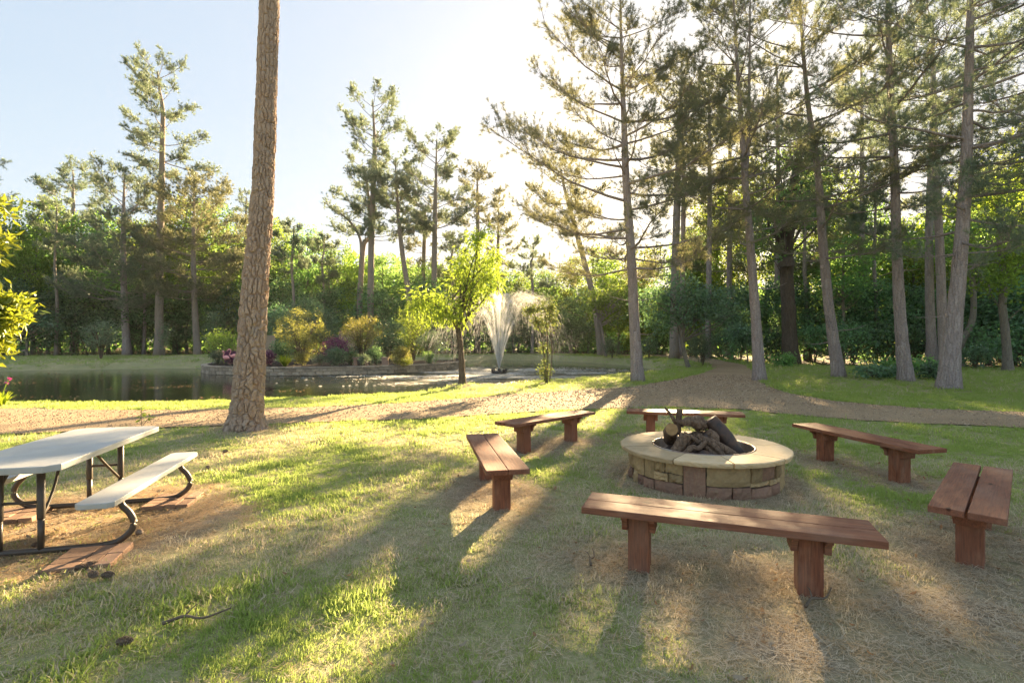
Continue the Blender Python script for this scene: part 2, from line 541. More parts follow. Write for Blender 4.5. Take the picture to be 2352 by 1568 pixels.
def inside(px, py, poly):
    r = np.zeros(px.shape, bool)
    n = len(poly)
    for i in range(n):
        (x1, y1), (x2, y2) = poly[i], poly[(i + 1) % n]
        c = ((y1 > py) != (y2 > py)) & (px < (x2 - x1) * (py - y1) / (y2 - y1 + 1e-12) + x1)
        r ^= c
    return r


def pond_sd(x, y):
    d, _, _ = seg_dist(x, y, POND)
    return np.where(inside(x, y, POND), -d, d)


def path_sd(x, y):
    d, _, _ = seg_dist(x, y, PATH)
    return np.where(inside(x, y, PATH), -d, d)


def height(x, y):
    x, y = np.asarray(x, float), np.asarray(y, float)
    sd = pond_sd(x, y)
    land = 0.22 * sstep(30, 44, y) + 0.05 * (fbm(x, y, 3.0, 2) - 0.5) + 0.02 * (vnoise(x, y, 0.5, 4) - 0.5)
    land = land + 0.5 * sstep(60, 160, y) + 0.18 * sstep(9, 16, x) * sstep(14, 24, y)
    land = land + 0.30 * np.exp(-(((x + 24) / 5) ** 2 + ((y - 42) / 3.5) ** 2))
    # mound the willowy tree grows on
    land = land + 0.16 * np.exp(-(((x + 1.72) / 0.75) ** 2 + ((y - 17.8) / 0.7) ** 2))
    return np.where(sd < 0, -0.30 - 1.1 * sstep(0, 4.0, -sd), -0.30 + (land + 0.30) * sstep(-0.15, 0.95, sd))


BENCHES = [  # x, y, angle
    (1.41, 3.49, -20.4), (3.68, 4.08, 45.0), (4.34, 6.42, -78.0), (2.83, 8.46, -14.0), (0.55, 7.77, 44.0), (-0.20, 5.43, -79.3)]
PIT = (2.24, 6.04)
TABLE = (-3.80, 4.40, math.radians(104.0))


def bare_amount(x, y):
    """how far the turf is worn away (0 lawn .. 1 bare)"""
    b = np.zeros_like(np.asarray(x, float))
    for (bx, by, a) in BENCHES:
        c, s = math.cos(math.radians(a)), math.sin(math.radians(a))
        lx, ly = (x - bx) * c + (y - by) * s, -(x - bx) * s + (y - by) * c
        b = np.maximum(b, 1.05 * (1.0 - sstep(0.40, 1.15, np.hypot(lx / 1.35, (ly) / 0.62))))
    c, s = math.cos(TABLE[2]), math.sin(TABLE[2])
    lx, ly = (x - TABLE[0]) * c + (y - TABLE[1]) * s, -(x - TABLE[0]) * s + (y - TABLE[1]) * c
    b = np.maximum(b, 1.35 * (1.0 - sstep(0.75, 1.25, np.hypot(lx / 1.25, (ly + 0.1) / 1.25))))
    r = np.hypot(x - PIT[0], y - PIT[1])
    b = np.maximum(b, 0.75 * (1.0 - sstep(0.95, 1.3, r)))
    b = np.maximum(b, 0.95 * (1.0 - sstep(0.5, 1.5, np.hypot((x - 2.2) / 1.35, (y - 2.85) / 0.55))))
    b = np.maximum(b, 0.8 * (1.0 - sstep(0.5, 1.4, np.hypot((x - 3.7) / 0.9, (y - 3.3) / 0.6))))
    b = np.maximum(b, 0.9 * (1.0 - sstep(0.25, 0.8, np.hypot(x + 4.9, y - 9.3))))
    b = np.maximum(b, 0.9 * (1.0 - sstep(0.3, 0.95, np.hypot(x + 1.72, y - 17.8))))
    n = fbm(x, y, 0.55, 8)
    return np.clip(b * (0.15 + 1.35 * n), 0, 1)


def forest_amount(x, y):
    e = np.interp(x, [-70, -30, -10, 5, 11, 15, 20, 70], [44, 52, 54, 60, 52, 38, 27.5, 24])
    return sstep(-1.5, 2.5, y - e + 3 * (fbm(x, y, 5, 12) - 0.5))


# ground sheet
gx = np.concatenate([np.linspace(-900, -70, 18)[:-1], np.linspace(-70, -24, 60)[:-1], np.linspace(-24, 24, 260)[:-1], np.linspace(24, 70, 60)[:-1], np.linspace(70, 900, 18)])
gy = np.concatenate([np.linspace(-300, -8, 8)[:-1], np.linspace(-8, 30, 210)[:-1], np.linspace(30, 65, 100)[:-1], np.linspace(65, 140, 30)[:-1], np.linspace(140, 1500, 16)])
GX, GY = np.meshgrid(gx, gy)
GZ = height(GX.ravel(), GY.ravel())
nxg, nyg = len(gx), len(gy)
ii = (np.arange(nyg - 1)[:, None] * nxg + np.arange(nxg - 1)[None, :]).ravel()
GQ = np.stack([ii, ii + 1, ii + nxg + 1, ii + nxg], -1)


def ground_mat():
    t = NT('lawn_soil')
    v = t.coords('Object')
    n1, n2, n3 = t.noise(v, 0.7, 4), t.noise(v, 7, 5, 0.65), t.noise(v, 55, 4, 0.7)
    turf = t.mix(t.ramp(n1, 0.35, 0.65), (0.25, 0.275, 0.115), (0.35, 0.33, 0.165))
    turf = t.mix(t.ramp(n3, 0.4, 0.7, 0, 0.75), turf, (0.52, 0.43, 0.28))
    soil = t.mix(t.ramp(n2, 0.3, 0.7), (0.22, 0.175, 0.13), (0.38, 0.305, 0.225))
    soil = t.mix(t.ramp(n3, 0.5, 0.75, 0, 0.7), soil, (0.52, 0.43, 0.32))
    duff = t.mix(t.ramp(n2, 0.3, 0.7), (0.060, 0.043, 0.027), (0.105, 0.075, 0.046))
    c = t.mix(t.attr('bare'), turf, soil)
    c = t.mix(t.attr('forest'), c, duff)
    c = t.mix(t.attr('bed'), c, (0.045, 0.040, 0.028))
    h = t.math('ADD', n2, n3)
    return t.pbr(c, 0.95, t.bump(h, 0.8, 0.03), 0.1)


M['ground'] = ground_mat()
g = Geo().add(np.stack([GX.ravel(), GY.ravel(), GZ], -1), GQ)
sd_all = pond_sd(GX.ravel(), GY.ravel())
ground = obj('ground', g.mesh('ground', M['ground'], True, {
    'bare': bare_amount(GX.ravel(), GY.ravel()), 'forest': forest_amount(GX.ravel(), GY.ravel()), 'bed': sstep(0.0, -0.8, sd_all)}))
tag(ground, kind='structure')

# gravel path: a fine sheet just above the ground, its rim pulled onto the outline
def sheet(poly, step, lift):
    x0, y0 = poly.min(0) - step; x1, y1 = poly.max(0) + step
    xs, ys = np.arange(x0, x1, step), np.arange(y0, y1, step)
    X, Y = np.meshgrid(xs, ys)
    cxx, cyy = X[:-1, :-1] + step / 2, Y[:-1, :-1] + step / 2
    keep = inside(cxx.ravel(), cyy.ravel(), poly)
    i = (np.arange(len(ys) - 1)[:, None] * len(xs) + np.arange(len(xs) - 1)[None, :]).ravel()[keep]
    Q = np.stack([i, i + 1, i + len(xs) + 1, i + len(xs)], -1)
    used, inv = np.unique(Q, return_inverse=True)
    Q = inv.reshape(-1, 4)
    px, py = X.ravel()[used].copy(), Y.ravel()[used].copy()
    cnt = np.bincount(Q.ravel(), minlength=len(px))
    rim = cnt < 4
    _, qx, qy = seg_dist(px[rim], py[rim], poly)
    k = 0.9
    px[rim] += (qx - px[rim]) * k; py[rim] += (qy - py[rim]) * k
    wob = 0.10 * (vnoise(px, py, 0.35, 21) - 0.5) * rim
    px += wob; py += wob
    return np.stack([px, py, height(px, py) + lift], -1), Q


def path_mat():
    t = NT('crushed_gravel')
    v = t.coords('Object')
    n1, n2, n3 = t.noise(v, 0.5, 4), t.noise(v, 9, 5, 0.7), t.noise(v, 60, 3, 0.7)
    streak = t.noise(t.coords('Object', (0.5, 5, 1)), 2, 4, 0.6)
    c = t.mix(t.ramp(n1, 0.35, 0.65), (0.37, 0.27, 0.165), (0.45, 0.335, 0.21))
    c = t.mix(t.ramp(n3, 0.42, 0.66, 0, 0.8), c, (0.22, 0.155, 0.10))
    c = t.mix(t.ramp(n2, 0.55, 0.8, 0, 0.7), c, (0.20, 0.14, 0.085))
    c = t.mix(t.ramp(streak, 0.58, 0.75, 0, 0.45), c, (0.47, 0.36, 0.235))
    vo = t.voro(v, 45)
    h = t.math('ADD', t.math('MULTIPLY', vo.outputs['Distance'], 0.8), n2)
    return t.pbr(c, 0.95, t.bump(h, 0.9, 0.02), 0.15)


M['path'] = path_mat()
pv, pq = sheet(PATH, 0.22, 0.022)
path = obj('gravel_path', Geo().add(pv, pq).mesh('gravel_path', M['path'], True))
tag(path, kind='structure')

# pond water
FOUNTAIN = (-0.75, 30.3)


def water_mat():
    t = NT('pond_water')
    geo = t.n('ShaderNodeNewGeometry')
    sub = t.n('ShaderNodeVectorMath', operation='DISTANCE')
    t.l(geo.outputs['Position'], sub.inputs[0])
    sub.inputs[1].default_value = (FOUNTAIN[0] - 0.6, FOUNTAIN[1] - 0.5, WATER_Z)
    near = t.ramp(sub.outputs['Value'], 3.5, 12.5, 1.0, 0.0)
    v = t.coords('Object', (1, 1, 1))
    n1 = t.noise(v, 4.5, 4, 0.65, 0.3)
    n2 = t.noise(t.coords('Object', (0.5, 1.6, 1)), 1.4, 3, 0.5)
    patch = t.ramp(t.noise(t.coords('Object', (0.28, 0.9, 1)), 0.9, 3, 0.5), 0.40, 0.56)
    amp = t.math('ADD', t.math('MULTIPLY', t.math('MULTIPLY', near, near), t.ramp(patch, 0, 1, 0.25, 1.0)), 0.005)
    b1 = t.bump(n1, 1.0, t.math('MULTIPLY', amp, 0.9))
    b2 = t.bump(n2, 0.6, t.math('MULTIPLY', amp, 0.25), b1)
    p = t.n('ShaderNodeBsdfPrincipled')
    p.inputs['Base Color'].default_value = (0.020, 0.026, 0.014, 1)
    t.l(t.ramp(near, 0, 1, 0.03, 0.42), p.inputs['Roughness'])
    p.inputs['IOR'].default_value = 1.33
    t.l(b2, p.inputs['Normal'])
    t.l(p.outputs[0], t.out.inputs['Surface'])
    return t.m


M['water'] = water_mat()
wx, wy = np.meshgrid(np.linspace(-72, 14, 44), np.linspace(13, 56, 24))
wi = (np.arange(23)[:, None] * 44 + np.arange(43)[None, :]).ravel()
water = obj('pond_water', Geo().add(np.stack([wx.ravel(), wy.ravel(), np.full(wx.size, WATER_Z)], -1), np.stack([wi, wi + 1, wi + 45, wi + 44], -1)).mesh('pond_water', M['water']))
tag(water, kind='structure')

# raised flower bed soil behind the retaining wall
BED_Z = 0.16
bed_poly = np.vstack([BEDWALL, [(-4.5, 44), (-19, 44), (-22, 38)]])
ctr = np.array((-12, 35.0))
bed_in = ctr + (bed_poly - ctr) * 0.985
bx_, bq_ = sheet(bed_in, 0.5, 0.0)
bx_[:, 2] = BED_Z + 0.10 * (fbm(bx_[:, 0], bx_[:, 1], 1.5, 31) - 0.4)
M['mulch'] = plain_mat('dark_mulch', (0.035, 0.026, 0.022), 0.95, 0.2, 30, 0.2, 1.0, 0.0, (0.07, 0.05, 0.038))
tag(obj('flower_bed_soil', Geo().add(bx_, bq_).mesh('flower_bed_soil', M['mulch'], True)), kind='structure')

# retaining wall: every block and cap its own piece
wall = thing('retaining_wall', 'low curved block retaining wall holding the flower bed above the pond', 'retaining wall', (-12, 29, WATER_Z))
blk = box_mesh('block', 0.395, 0.30, 0.195, M['wall_block'], 0.025, 1, jitter=0.012, seed=2)
blk2 = box_mesh('block', 0.395, 0.31, 0.195, M['wall_block'], 0.03, 1, jitter=0.016, seed=5)
capm = box_mesh('cap', 0.395, 0.36, 0.088, M['cap_block'], 0.010, 1, jitter=0.004, seed=3)
seglen = np.concatenate(([0], np.cumsum(np.hypot(*np.diff(BEDWALL, axis=0).T))))
rr = random.Random(4)
for row, (z, me, nm, off) in enumerate(((-0.17, blk, 'block', 0.2), (0.03, blk2, 'block', 0.0), (0.225, blk, 'block', 0.2), (0.372, capm, 'cap', 0.05))):
    s = off
    while s < seglen[-1] - 0.2:
        x, y = np.interp(s, seglen, BEDWALL[:, 0]), np.interp(s, seglen, BEDWALL[:, 1])
        x2, y2 = np.interp(s + 0.1, seglen, BEDWALL[:, 0]), np.interp(s + 0.1, seglen, BEDWALL[:, 1])
        a = math.atan2(y2 - y, x2 - x)
        o = obj(nm, me, wall, (x + 12 + rr.uniform(-.012, .012), y - 29 + rr.uniform(-.015, .015), z + 0.065), (0, 0, a + (math.pi if rr.random() < .5 else 0)))
        s += 0.40

# ------------------------------------------------------------------ log benches round the fire
plank = box_mesh('plank', 1.82, 0.193, 0.046, M['wood'], 0.005, 2)
post = box_mesh('post', 0.47, 0.155, 0.145, M['wood'], 0.004, 1)
arc = [(0.145, 0.0), (0.145, -0.03)] + [(0.145 - 0.055 * math.sin(t * math.pi / 2 / 5), -0.03 - 0.062 * (1 - math.cos(t * math.pi / 2 / 5))) for t in range(1, 6)] + [(0.086, -0.115)]
poly = arc + [(-x, y) for x, y in reversed(arc)]
corbel = prism_mesh('bracket', poly, -0.02, 0.02, M['wood'], 0.0025, 1, 'x')


def bench(x, y, a, label, i):
    r = random.Random(i + 40)
    z = float(height(np.array([x]), np.array([y]))[0])
    t = thing('bench', label, 'bench', (x, y, z), math.radians(a), 'wooden benches in a ring round the fire pit')
    gap = (0.006, 0.018, 0.004, 0.005, 0.006, 0.007)[i]
    for s in (-1, 1):
        obj('plank', plank, t, (r.uniform(-.006, .006), s * (0.0965 + gap / 2), 0.434), (r.uniform(-.006, .006), 0, (0 if s > 0 else math.pi) + r.uniform(-.002, .002)))
    for s in (-1, 1):
        obj('post', post, t, (s * 0.53, 0, 0.174), (0, math.pi / 2 * r.choice((-1, 1)), 0))
        for q in (-1, 1):
            obj('bracket', corbel, t, (s * 0.53 + q * 0.0935, 0, 0.4095))
    return t


for i, ((x, y, a), lab) in enumerate(zip(BENCHES, (
        'largest, nearest reddish wooden bench, in front of the fire pit',
        'dark wooden bench with a wide gap between its two planks, at the right edge',
        'reddish wooden bench right of the fire pit, slanting towards the gravel path',
        'wooden bench directly behind the fire pit logs, nearest the path junction',
        'wooden bench behind and left of the fire pit, slanting up towards the sapling',
        'sunlit wooden bench seen end-on, left of the fire pit'))):
    bench(x, y, a, lab, i)

# ------------------------------------------------------------------ fire pit
pit = thing('fire_pit', 'round sandstone fire pit with a smooth buff flagstone rim', 'fire pit', (*PIT, 0))
RW, CAP_T, CAP_Z = 0.845, 0.05, 0.385


def stone(a0, a1, z0, z1, mat, seed, ro=RW, ri=0.66, rough=0.014, j=0.0038, nu=7, nv=5):
    r = np.random.default_rng(seed)
    j = j / ro
    A = np.linspace(a0 + j * r.uniform(.6, 1.8), a1 - j * r.uniform(.6, 1.8), nu)
    Z = np.linspace(z0 + 0.005 * r.uniform(.4, 1.6), z1 - 0.005 * r.uniform(.4, 1.6), nv)
    AA, ZZ = np.meshgrid(A, Z)
    bow = np.sin(np.linspace(0, np.pi, nu))[None, :] ** 0.4 * np.sin(np.linspace(0, np.pi, nv))[:, None] ** 0.4
    RR = ro + r.uniform(-.012, .016) - 0.022 * (1 - bow) + r.uniform(-rough, rough, AA.shape) * bow
    AA = AA + r.uniform(-.004, .004, AA.shape) * 1.3
    ZZ = ZZ + r.uniform(-.005, .005, AA.shape)
    Vo = np.stack([RR * np.cos(AA), RR * np.sin(AA), ZZ], -1).reshape(-1, 3)
    Vi = np.stack([ri * np.cos(AA), ri * np.sin(AA), ZZ], -1).reshape(-1, 3)
    n = nu * nv
    F = []
    for q in range(nv - 1):
        for p in range(nu - 1):
            k = q * nu + p
            F.append((k, k + 1, k + nu + 1, k + nu))
    ring = [p for p in range(nu)] + [q * nu + nu - 1 for q in range(1, nv)] + [(nv - 1) * nu + p for p in range(nu - 2, -1, -1)] + [q * nu for q in range(nv - 2, 0, -1)]
    for k in range(len(ring)):
        p, q = ring[k], ring[(k + 1) % len(ring)]
        F.append((q, p, p + n, q + n))
    F.append(tuple(n + k for k in ring))
    return obj('stone', Geo().add(np.vstack([Vo, Vi]), F).mesh('stone', M[mat], False), pit)


# front half copied column by column: (fraction of the front, [(z0, z1, kind, splits)])
D = math.radians
cols = [(-168, -158, [(0, .10, 'r'), (.10, .34, 't')]), (-158, -147, [(0, .10, 'r'), (.10, .34, 't')]),
        (-147, -124, [(0, .11, 'r'), (.11, .20, 't2'), (.20, .34, 't2b')]), (-124, -108, [(0, .34, 'r')]),
        (-108, -76, [(0, .115, 'r2'), (.115, .34, 't')]), (-76, -40, [(0, .10, 'r2'), (.10, .155, 't2'), (.155, .34, 'mix')]),
        (-40, -22, [(0, .34, 't')]), (-22, -8, [(0, .16, 'r'), (.16, .34, 't')]), (-8, 14, [(0, .13, 'r'), (.13, .34, 't2')])]
seed = 100
a = 14
rs = random.Random(9)
while a < 192:
    b = min(a + rs.uniform(12, 26), 192)
    if 192 - b < 8: b = 192
    cols.append((a, b, rs.choice(([(0, .34, 't')], [(0, .13, 'r'), (.13, .34, 't')], [(0, .12, 'r2'), (.12, .34, 't2')]))))
    a = b
for a0, a1, rows in cols:
    a0, a1 = D(a0), D(a1)
    for z0, z1, k in rows:
        seed += 1
        z0 -= 0.05 if z0 == 0 else 0
        m = (a0 + a1) / 2
        if k in ('t', 'r'): stone(a0, a1, z0, z1, 'tan_stone' if k == 't' else 'red_stone', seed)
        elif k in ('t2', 't2b', 'r2'):
            f = {'t2': .52, 't2b': .40, 'r2': .55}[k]
            m = a0 + (a1 - a0) * f
            stone(a0, m, z0, z1, 'red_stone' if k == 'r2' else 'tan_stone', seed)
            stone(m, a1, z0, z1, 'red_stone' if k == 'r2' and seed % 2 else 'tan_stone', seed + 500)
        else:
            e = [a0, a0 + (a1 - a0) * .27, a0 + (a1 - a0) * .74, a1]
            for q, mm in enumerate(('tan_stone', 'red_stone', 'tan_stone')): stone(e[q], e[q + 1], z0, z1, mm, seed + 700 + q)
# flagstone rim
edges = [-176, -128, -92, -52, 0, 42, 78, 128, 184]
for q in range(8):
    r = np.random.default_rng(60 + q)
    A = np.linspace(D(edges[q]) + .008, D(edges[q + 1]) - .008, 15)
    ro = 0.945 + r.uniform(-.006, .006, 15); ri = np.full(15, 0.572) + r.uniform(-.002, .002, 15)
    zt = CAP_Z + r.uniform(-.002, .002)
    prof = [(ri, zt - CAP_T), (ri, zt - .004), (ri + .006, zt), (ro - .012, zt + r.uniform(-.001, .001, 15)), (ro - .002, zt - .008), (ro + r.uniform(-.009, .003, 15), zt - .025), (ro - .012, zt - CAP_T)]
    V = np.concatenate([np.stack([R * np.cos(A), R * np.sin(A), np.broadcast_to(z, A.shape)], -1) for R, z in prof])
    F = []
    for p in range(len(prof)):
        p2 = (p + 1) % len(prof)
        for k in range(14): F.append((p * 15 + k, p2 * 15 + k, p2 * 15 + k + 1, p * 15 + k + 1))
    F.append(tuple(p * 15 for p in range(len(prof)))); F.append(tuple(p * 15 + 14 for p in reversed(range(len(prof)))))
    me = Geo().add(V, F).mesh('cap_slab', M['cap_stone'])
    bm = bmesh.new(); bm.from_mesh(me); bmesh.ops.recalc_face_normals(bm, faces=bm.faces[:]); bm.to_mesh(me); bm.free()
    obj('cap_slab', me, pit)
# mortar core behind the joints, steel liner, ash
th = np.linspace(0, 2 * np.pi, 65)


def lathe(prof, seg=64):
    th = np.linspace(0, 2 * np.pi, seg, endpoint=False)
    V = np.concatenate([np.stack([r * np.cos(th), r * np.sin(th), np.full(seg, z)], -1) for r, z in prof])
    F = []
    for p in range(len(prof) - 1):
        for k in range(seg):
            F.append((p * seg + k, p * seg + (k + 1) % seg, (p + 1) * seg + (k + 1) % seg, (p + 1) * seg + k))
    return V, F


M['mortar'] = plain_mat('dark_joint_soil', (0.11, 0.092, 0.075), 0.95, 0.1, 30)
obj('mortar_core', Geo().add(*lathe([(0.60, -.04), (RW - .045, -.04), (RW - .045, .333), (0.60, .333)])).mesh('mortar_core', M['mortar']), pit)
obj('steel_liner', Geo().add(*lathe([(.548, .02), (.548, .17), (.538, .20), (.538, .23), (.548, .26), (.548, .372), (.552, .388), (.562, .394), (.570, .388), (.571, .36)])).mesh('steel_liner', M['steel'], True), pit)
av, af = lathe([(0.001, .16), (.12, .165), (.25, .15), (.38, .13), (.55, .11)], 40)
av[:, 2] += 0.03 * RNG.random(len(av))
obj('ash_bed', Geo().add(av, af).mesh('ash_bed', M['ash'], True), pit)


# firewood
def log(label, pts, rad, mat='log', cut0=False, cut1=False, sides=20, n=18, knob=0.16, seed=0, fork=None):
    """pts relative to the pit centre"""
    P = spline(np.array(pts, float), n)
    P[:, 2] = .16 + (P[:, 2] - .16) * 1.10
    base = P[0].copy()
    R = np.interp(np.linspace(0, 1, n), np.linspace(0, 1, len(rad)), rad)
    r = np.random.default_rng(seed)

    def lumpy(P, R, sides):
        V, F = tube(P - base, R, sides)
        rel = V.reshape(len(P), sides, 3) - (P - base)[:, None, :]
        th = np.arange(sides) / sides
        li = np.arange(len(P))[:, None] + 0 * th[None]; ti = th[None] + 0 * li
        k = 1 + knob * (vnoise(li * .5, ti * 5, 1.0, seed) - .5) + knob * 1.3 * (vnoise(li * .16, ti * 17, 1.0, seed + 9) - .5) + r.uniform(-knob * .2, knob * .2, (len(P), sides))
        return (rel * k[..., None] + (P - base)[:, None, :]).reshape(-1, 3), F
    G = Geo().add(*lumpy(P, R, sides))
    if fork is not None:
        fp, fr = fork
        fp = [np.array(q) + base for q in fp]
        G.add(*lumpy(spline(np.array(fp, float), 8), np.linspace(fr[0], fr[1], 8), 8))
    t = obj('log', G.mesh('log', M[mat], True), None, (PIT[0] + base[0], PIT[1] + base[1], base[2]))
    tag(t, label, 'log', 'logs stacked in the fire pit')
    for on, k, sgn in ((cut0, 0, -1), (cut1, -1, 1)):
        if on:
            d = norm(P[k] - P[k - 1] if k == -1 else P[1] - P[0])
            e0 = P[k] - base + sgn * d * 0.001
            V, F = tube([e0, e0 + sgn * d * 0.006, e0 + sgn * d * 0.007], [R[k] * .93, R[k] * .92, R[k] * .6], sides)
            obj('sawn_end', Geo().add(V, F).mesh('sawn_end', M['cut']), t)
    return t


log('thick charred black log leaning on the right side of the fire pit pile', [(.10, .04, .63), (.24, .0, .46), (.42, -.06, .19)], [.085, .105, .105], 'char', knob=.10, seed=1, cut0=False)
log('gnarled knobbly log lying across the top of the fire pit pile', [(-.27, -.06, .60), (-.17, -.02, .62), (-.05, .02, .60), (.05, .05, .56)], [.04, .05, .08, .06], 'log', knob=.38, seed=2, n=24, sides=20)
log('short log with a pale sawn end at the upper left of the pile', [(-.40, -.12, .55), (-.36, .06, .49), (-.30, .26, .38)], [.075, .075, .08], 'log', cut0=True, seed=3)
log('bark-covered log with a pale sawn end leaning down on the left of the pile', [(-.27, -.22, .50), (-.36, -.24, .38), (-.48, -.22, .18)], [.062, .06, .055], 'log', cut0=True, seed=4)
log('forked stub of branch sticking up above the back of the pile', [(-.24, .18, .44), (-.22, .19, .60), (-.20, .2, .72)], [.042, .038, .034], 'log', cut1=True, seed=5,
    fork=([(-.015, .005, .14), (-.08, .0, .25), (-.15, -.01, .33)], (.026, .014)))
log('crooked thin branch bending across the left front of the pile', [(-.05, -.28, .46), (-.16, -.32, .39), (-.26, -.34, .39), (-.42, -.34, .23)], [.022, .028, .032, .026], 'log', seed=6, n=20, knob=.25)
log('straight grey stick slanting down the middle of the pile', [(-.26, -.12, .51), (-.05, -.25, .39), (.13, -.39, .20)], [.026, .03, .03], 'log', seed=7)
log('rough grey branch slanting down to the right of the middle stick', [(-.12, -.16, .49), (.02, -.28, .41), (.20, -.40, .20)], [.034, .04, .034], 'log', seed=8, knob=.25)
log('long ridged branch at the right front of the pile below the charred log', [(.0, -.2, .45), (.2, -.28, .34), (.40, -.34, .19)], [.04, .048, .042], 'log', seed=9, knob=.2)
log('stumpy twisted piece of wood wedged beside the charred log', [(.04, -.08, .53), (.08, -.14, .45), (.10, -.22, .30)], [.04, .052, .05], 'log', seed=10, knob=.35)
log('black burnt chunk low in the front of the pile', [(-.28, -.2, .22), (-.1, -.3, .28), (.05, -.34, .22)], [.08, .105, .09], 'char', seed=11, knob=.2)
log('pale ashy chunk at the bottom front of the pile', [(-.02, -.40, .19), (.08, -.43, .20), (.18, -.42, .17)], [.04, .045, .03], 'log', seed=12, knob=.35)
log('thin twig lying along the front rim edge of the pile', [(-.30, -.42, .19), (-.12, -.45, .24), (.02, -.46, .21)], [.012, .016, .012], 'log', seed=13, knob=.3)
log('dark split log at the back of the pile under the forked stub', [(-.38, .20, .22), (-.1, .22, .34), (.22, .2, .26)], [.075, .085, .07], 'char', seed=14, knob=.2)
log('half-hidden log filling the heart of the pile under the gnarled log', [(-.30, .06, .26), (-.08, .05, .42), (.14, .06, .44)], [.08, .085, .07], 'log', seed=16, knob=.25)
log('short burnt billet in the middle of the pile', [(-.16, -.08, .30), (-.04, -.1, .42), (.06, -.06, .50)], [.06, .065, .05], 'char', seed=17, knob=.25)
log('stub of split wood standing behind the charred log', [(.18, .16, .25), (.22, .12, .42), (.20, .1, .52)], [.05, .055, .045], 'log', seed=15, knob=.25, cut1=True)

# ------------------------------------------------------------------ picnic table
tb = thing('picnic_table', 'off-white resin picnic table with attached seats on brown steel tubes', 'picnic table', (TABLE[0], TABLE[1], 0.0), TABLE[2])


def chamfered(lx, ly, c):
    return [(-lx + c, -ly), (lx - c, -ly), (lx, -ly + c), (lx, ly - c), (lx - c, ly), (-lx + c, ly), (-lx, ly - c), (-lx, -ly + c)]


obj('tabletop', prism_mesh('tabletop', chamfered(0.90, 0.375, 0.075), 0.675, 0.725, M['resin'], 0.009, 2), tb)
for s in (-1, 1):
    obj('seat', prism_mesh('seat', [(x, y + s * 0.595) for x, y in chamfered(0.89, 0.125, 0.035)], 0.395, 0.437, M['resin'], 0.008, 2), tb)
for e in (-1, 1):
    x = e * 0.60
    half = [(0.0, .035), (.35, .035), (.52, .038), (.63, .06), (.715, .13), (.735, .20), (.705, .275), (.655, .335), (.64, .398)]
    pts = [(x, -y, z) for y, z in reversed(half)] + [(x, y, z) for y, z in half[1:]]
    obj('base_tube', Geo().add(*tube(spline(np.array(pts), 60), 0.024, 10)).mesh('base_tube', M['tube'], True), tb)
    for y in (-0.13, 0.13):
        g = Geo().add(*tube([(x, y, .045), (x, y, .28)], 0.0215, 12)).add(*tube([(x, y, .275), (x, y, .286), (x, y, .68)], (.025, .026, .026), 12))
        obj('leg', g.mesh('leg', M['tube'], True), tb)
    g = Geo().add(*tube(spline(np.array([(x, -.13, .26), (x - e * .22, -.10, .46), (x - e * .40, -.05, .672)]), 8), 0.012, 8))
    obj('brace', g.mesh('brace', M['tube'], True), tb)
    g = Geo().add(*tube([(x - e * .03, .13, .55), (x - e * .10, .13, .62), (x - e * .16, .13, .675)], .014, 8)).add(*tube([(x, -.13, .40), (x, .13, .40)], .012, 8))
    obj('cross_bar', g.mesh('cross_bar', M['tube'], True), tb)

# brick pads under its feet
PADS = []
brick_me = box_mesh('brick', 0.195, 0.098, 0.055, M['brick'], 0.004, 1, jitter=0.0015)
def to_world(lx, ly):
    c, s = math.cos(TABLE[2]), math.sin(TABLE[2])
    return TABLE[0] + lx * c - ly * s, TABLE[1] + lx * s + ly * c
for lx, ly, rz, lab in ((-0.80, -0.56, 0.06, 'red brick paver pad sticking out nearest, in front of the picnic table foot'),
                        (0.56, -0.62, -0.05, 'red brick paver pad half buried in straw under the right far table foot'),
                        (0.48, 0.62, 0.08, 'red brick paver pad under the far left table foot')):
    x, y = to_world(lx, ly)
    PADS.append((x, y))
    p = thing('paver_pad', lab, 'paver pad', (x, y, float(height(np.array([x]), np.array([y]))[0]) + 0.014), TABLE[2] + rz, 'brick pads under the picnic table')
    for q in range(4):
        for w in range(2):
            if q < 2: loc, rz2 = (-0.15 + w * 0.2 - 0.05 + 0.05, -0.15 + q * 0.1, 0), 0
            else: loc, rz2 = (-0.2 + (q - 2) * 0.1 + w * 0.2, 0.10, 0), math.pi / 2
            obj('brick', brick_me, p, (loc[0] * 1.01, loc[1] * 1.01, RNG.uniform(-.003, .003)), (0, 0, rz2 + RNG.uniform(-.02, .02)))


# ------------------------------------------------------------------ vegetation builders
def hz(x, y):
    return float(height(np.array([float(x)]), np.array([float(y)]))[0])


def leaf_quads(P, A, L, W, rng, fold=0.18):
    """one folded 4-corner blade for every point P, along axis A"""
    n = len(P)
    A = norm(A)
    S = norm(np.cross(A, norm(rng.normal(size=(n, 3)))))
    N = np.cross(A, S)
    L = np.broadcast_to(L, (n,))[:, None]; W = np.broadcast_to(W, (n,))[:, None]
    V = np.stack([P, P + A * L * .42 + S * W * .5 + N * W * fold, P + A * L, P + A * L * .42 - S * W * .5 + N * W * fold], 1).reshape(-1, 3)
    return V, np.arange(4 * n).reshape(-1, 4)


def needle_tufts(P, A, K, L, w, rng, spread=1.25):
    n = len(P)
    A = norm(A)
    Dr = norm(A[:, None, :] + spread * norm(rng.normal(size=(n, K, 3))))
    S = norm(np.cross(Dr, rng.normal(size=(n, K, 3))))
    Lk = L * rng.uniform(.65, 1.1, (n, K, 1))
    b = P[:, None, :] + A[:, None, :] * L * rng.uniform(-.35, .3, (n, K, 1))
    V = np.stack([b + S * w, b - S * w, b + Dr * Lk], 2).reshape(-1, 3)
    return V, np.arange(3 * n * K).reshape(-1, 3)


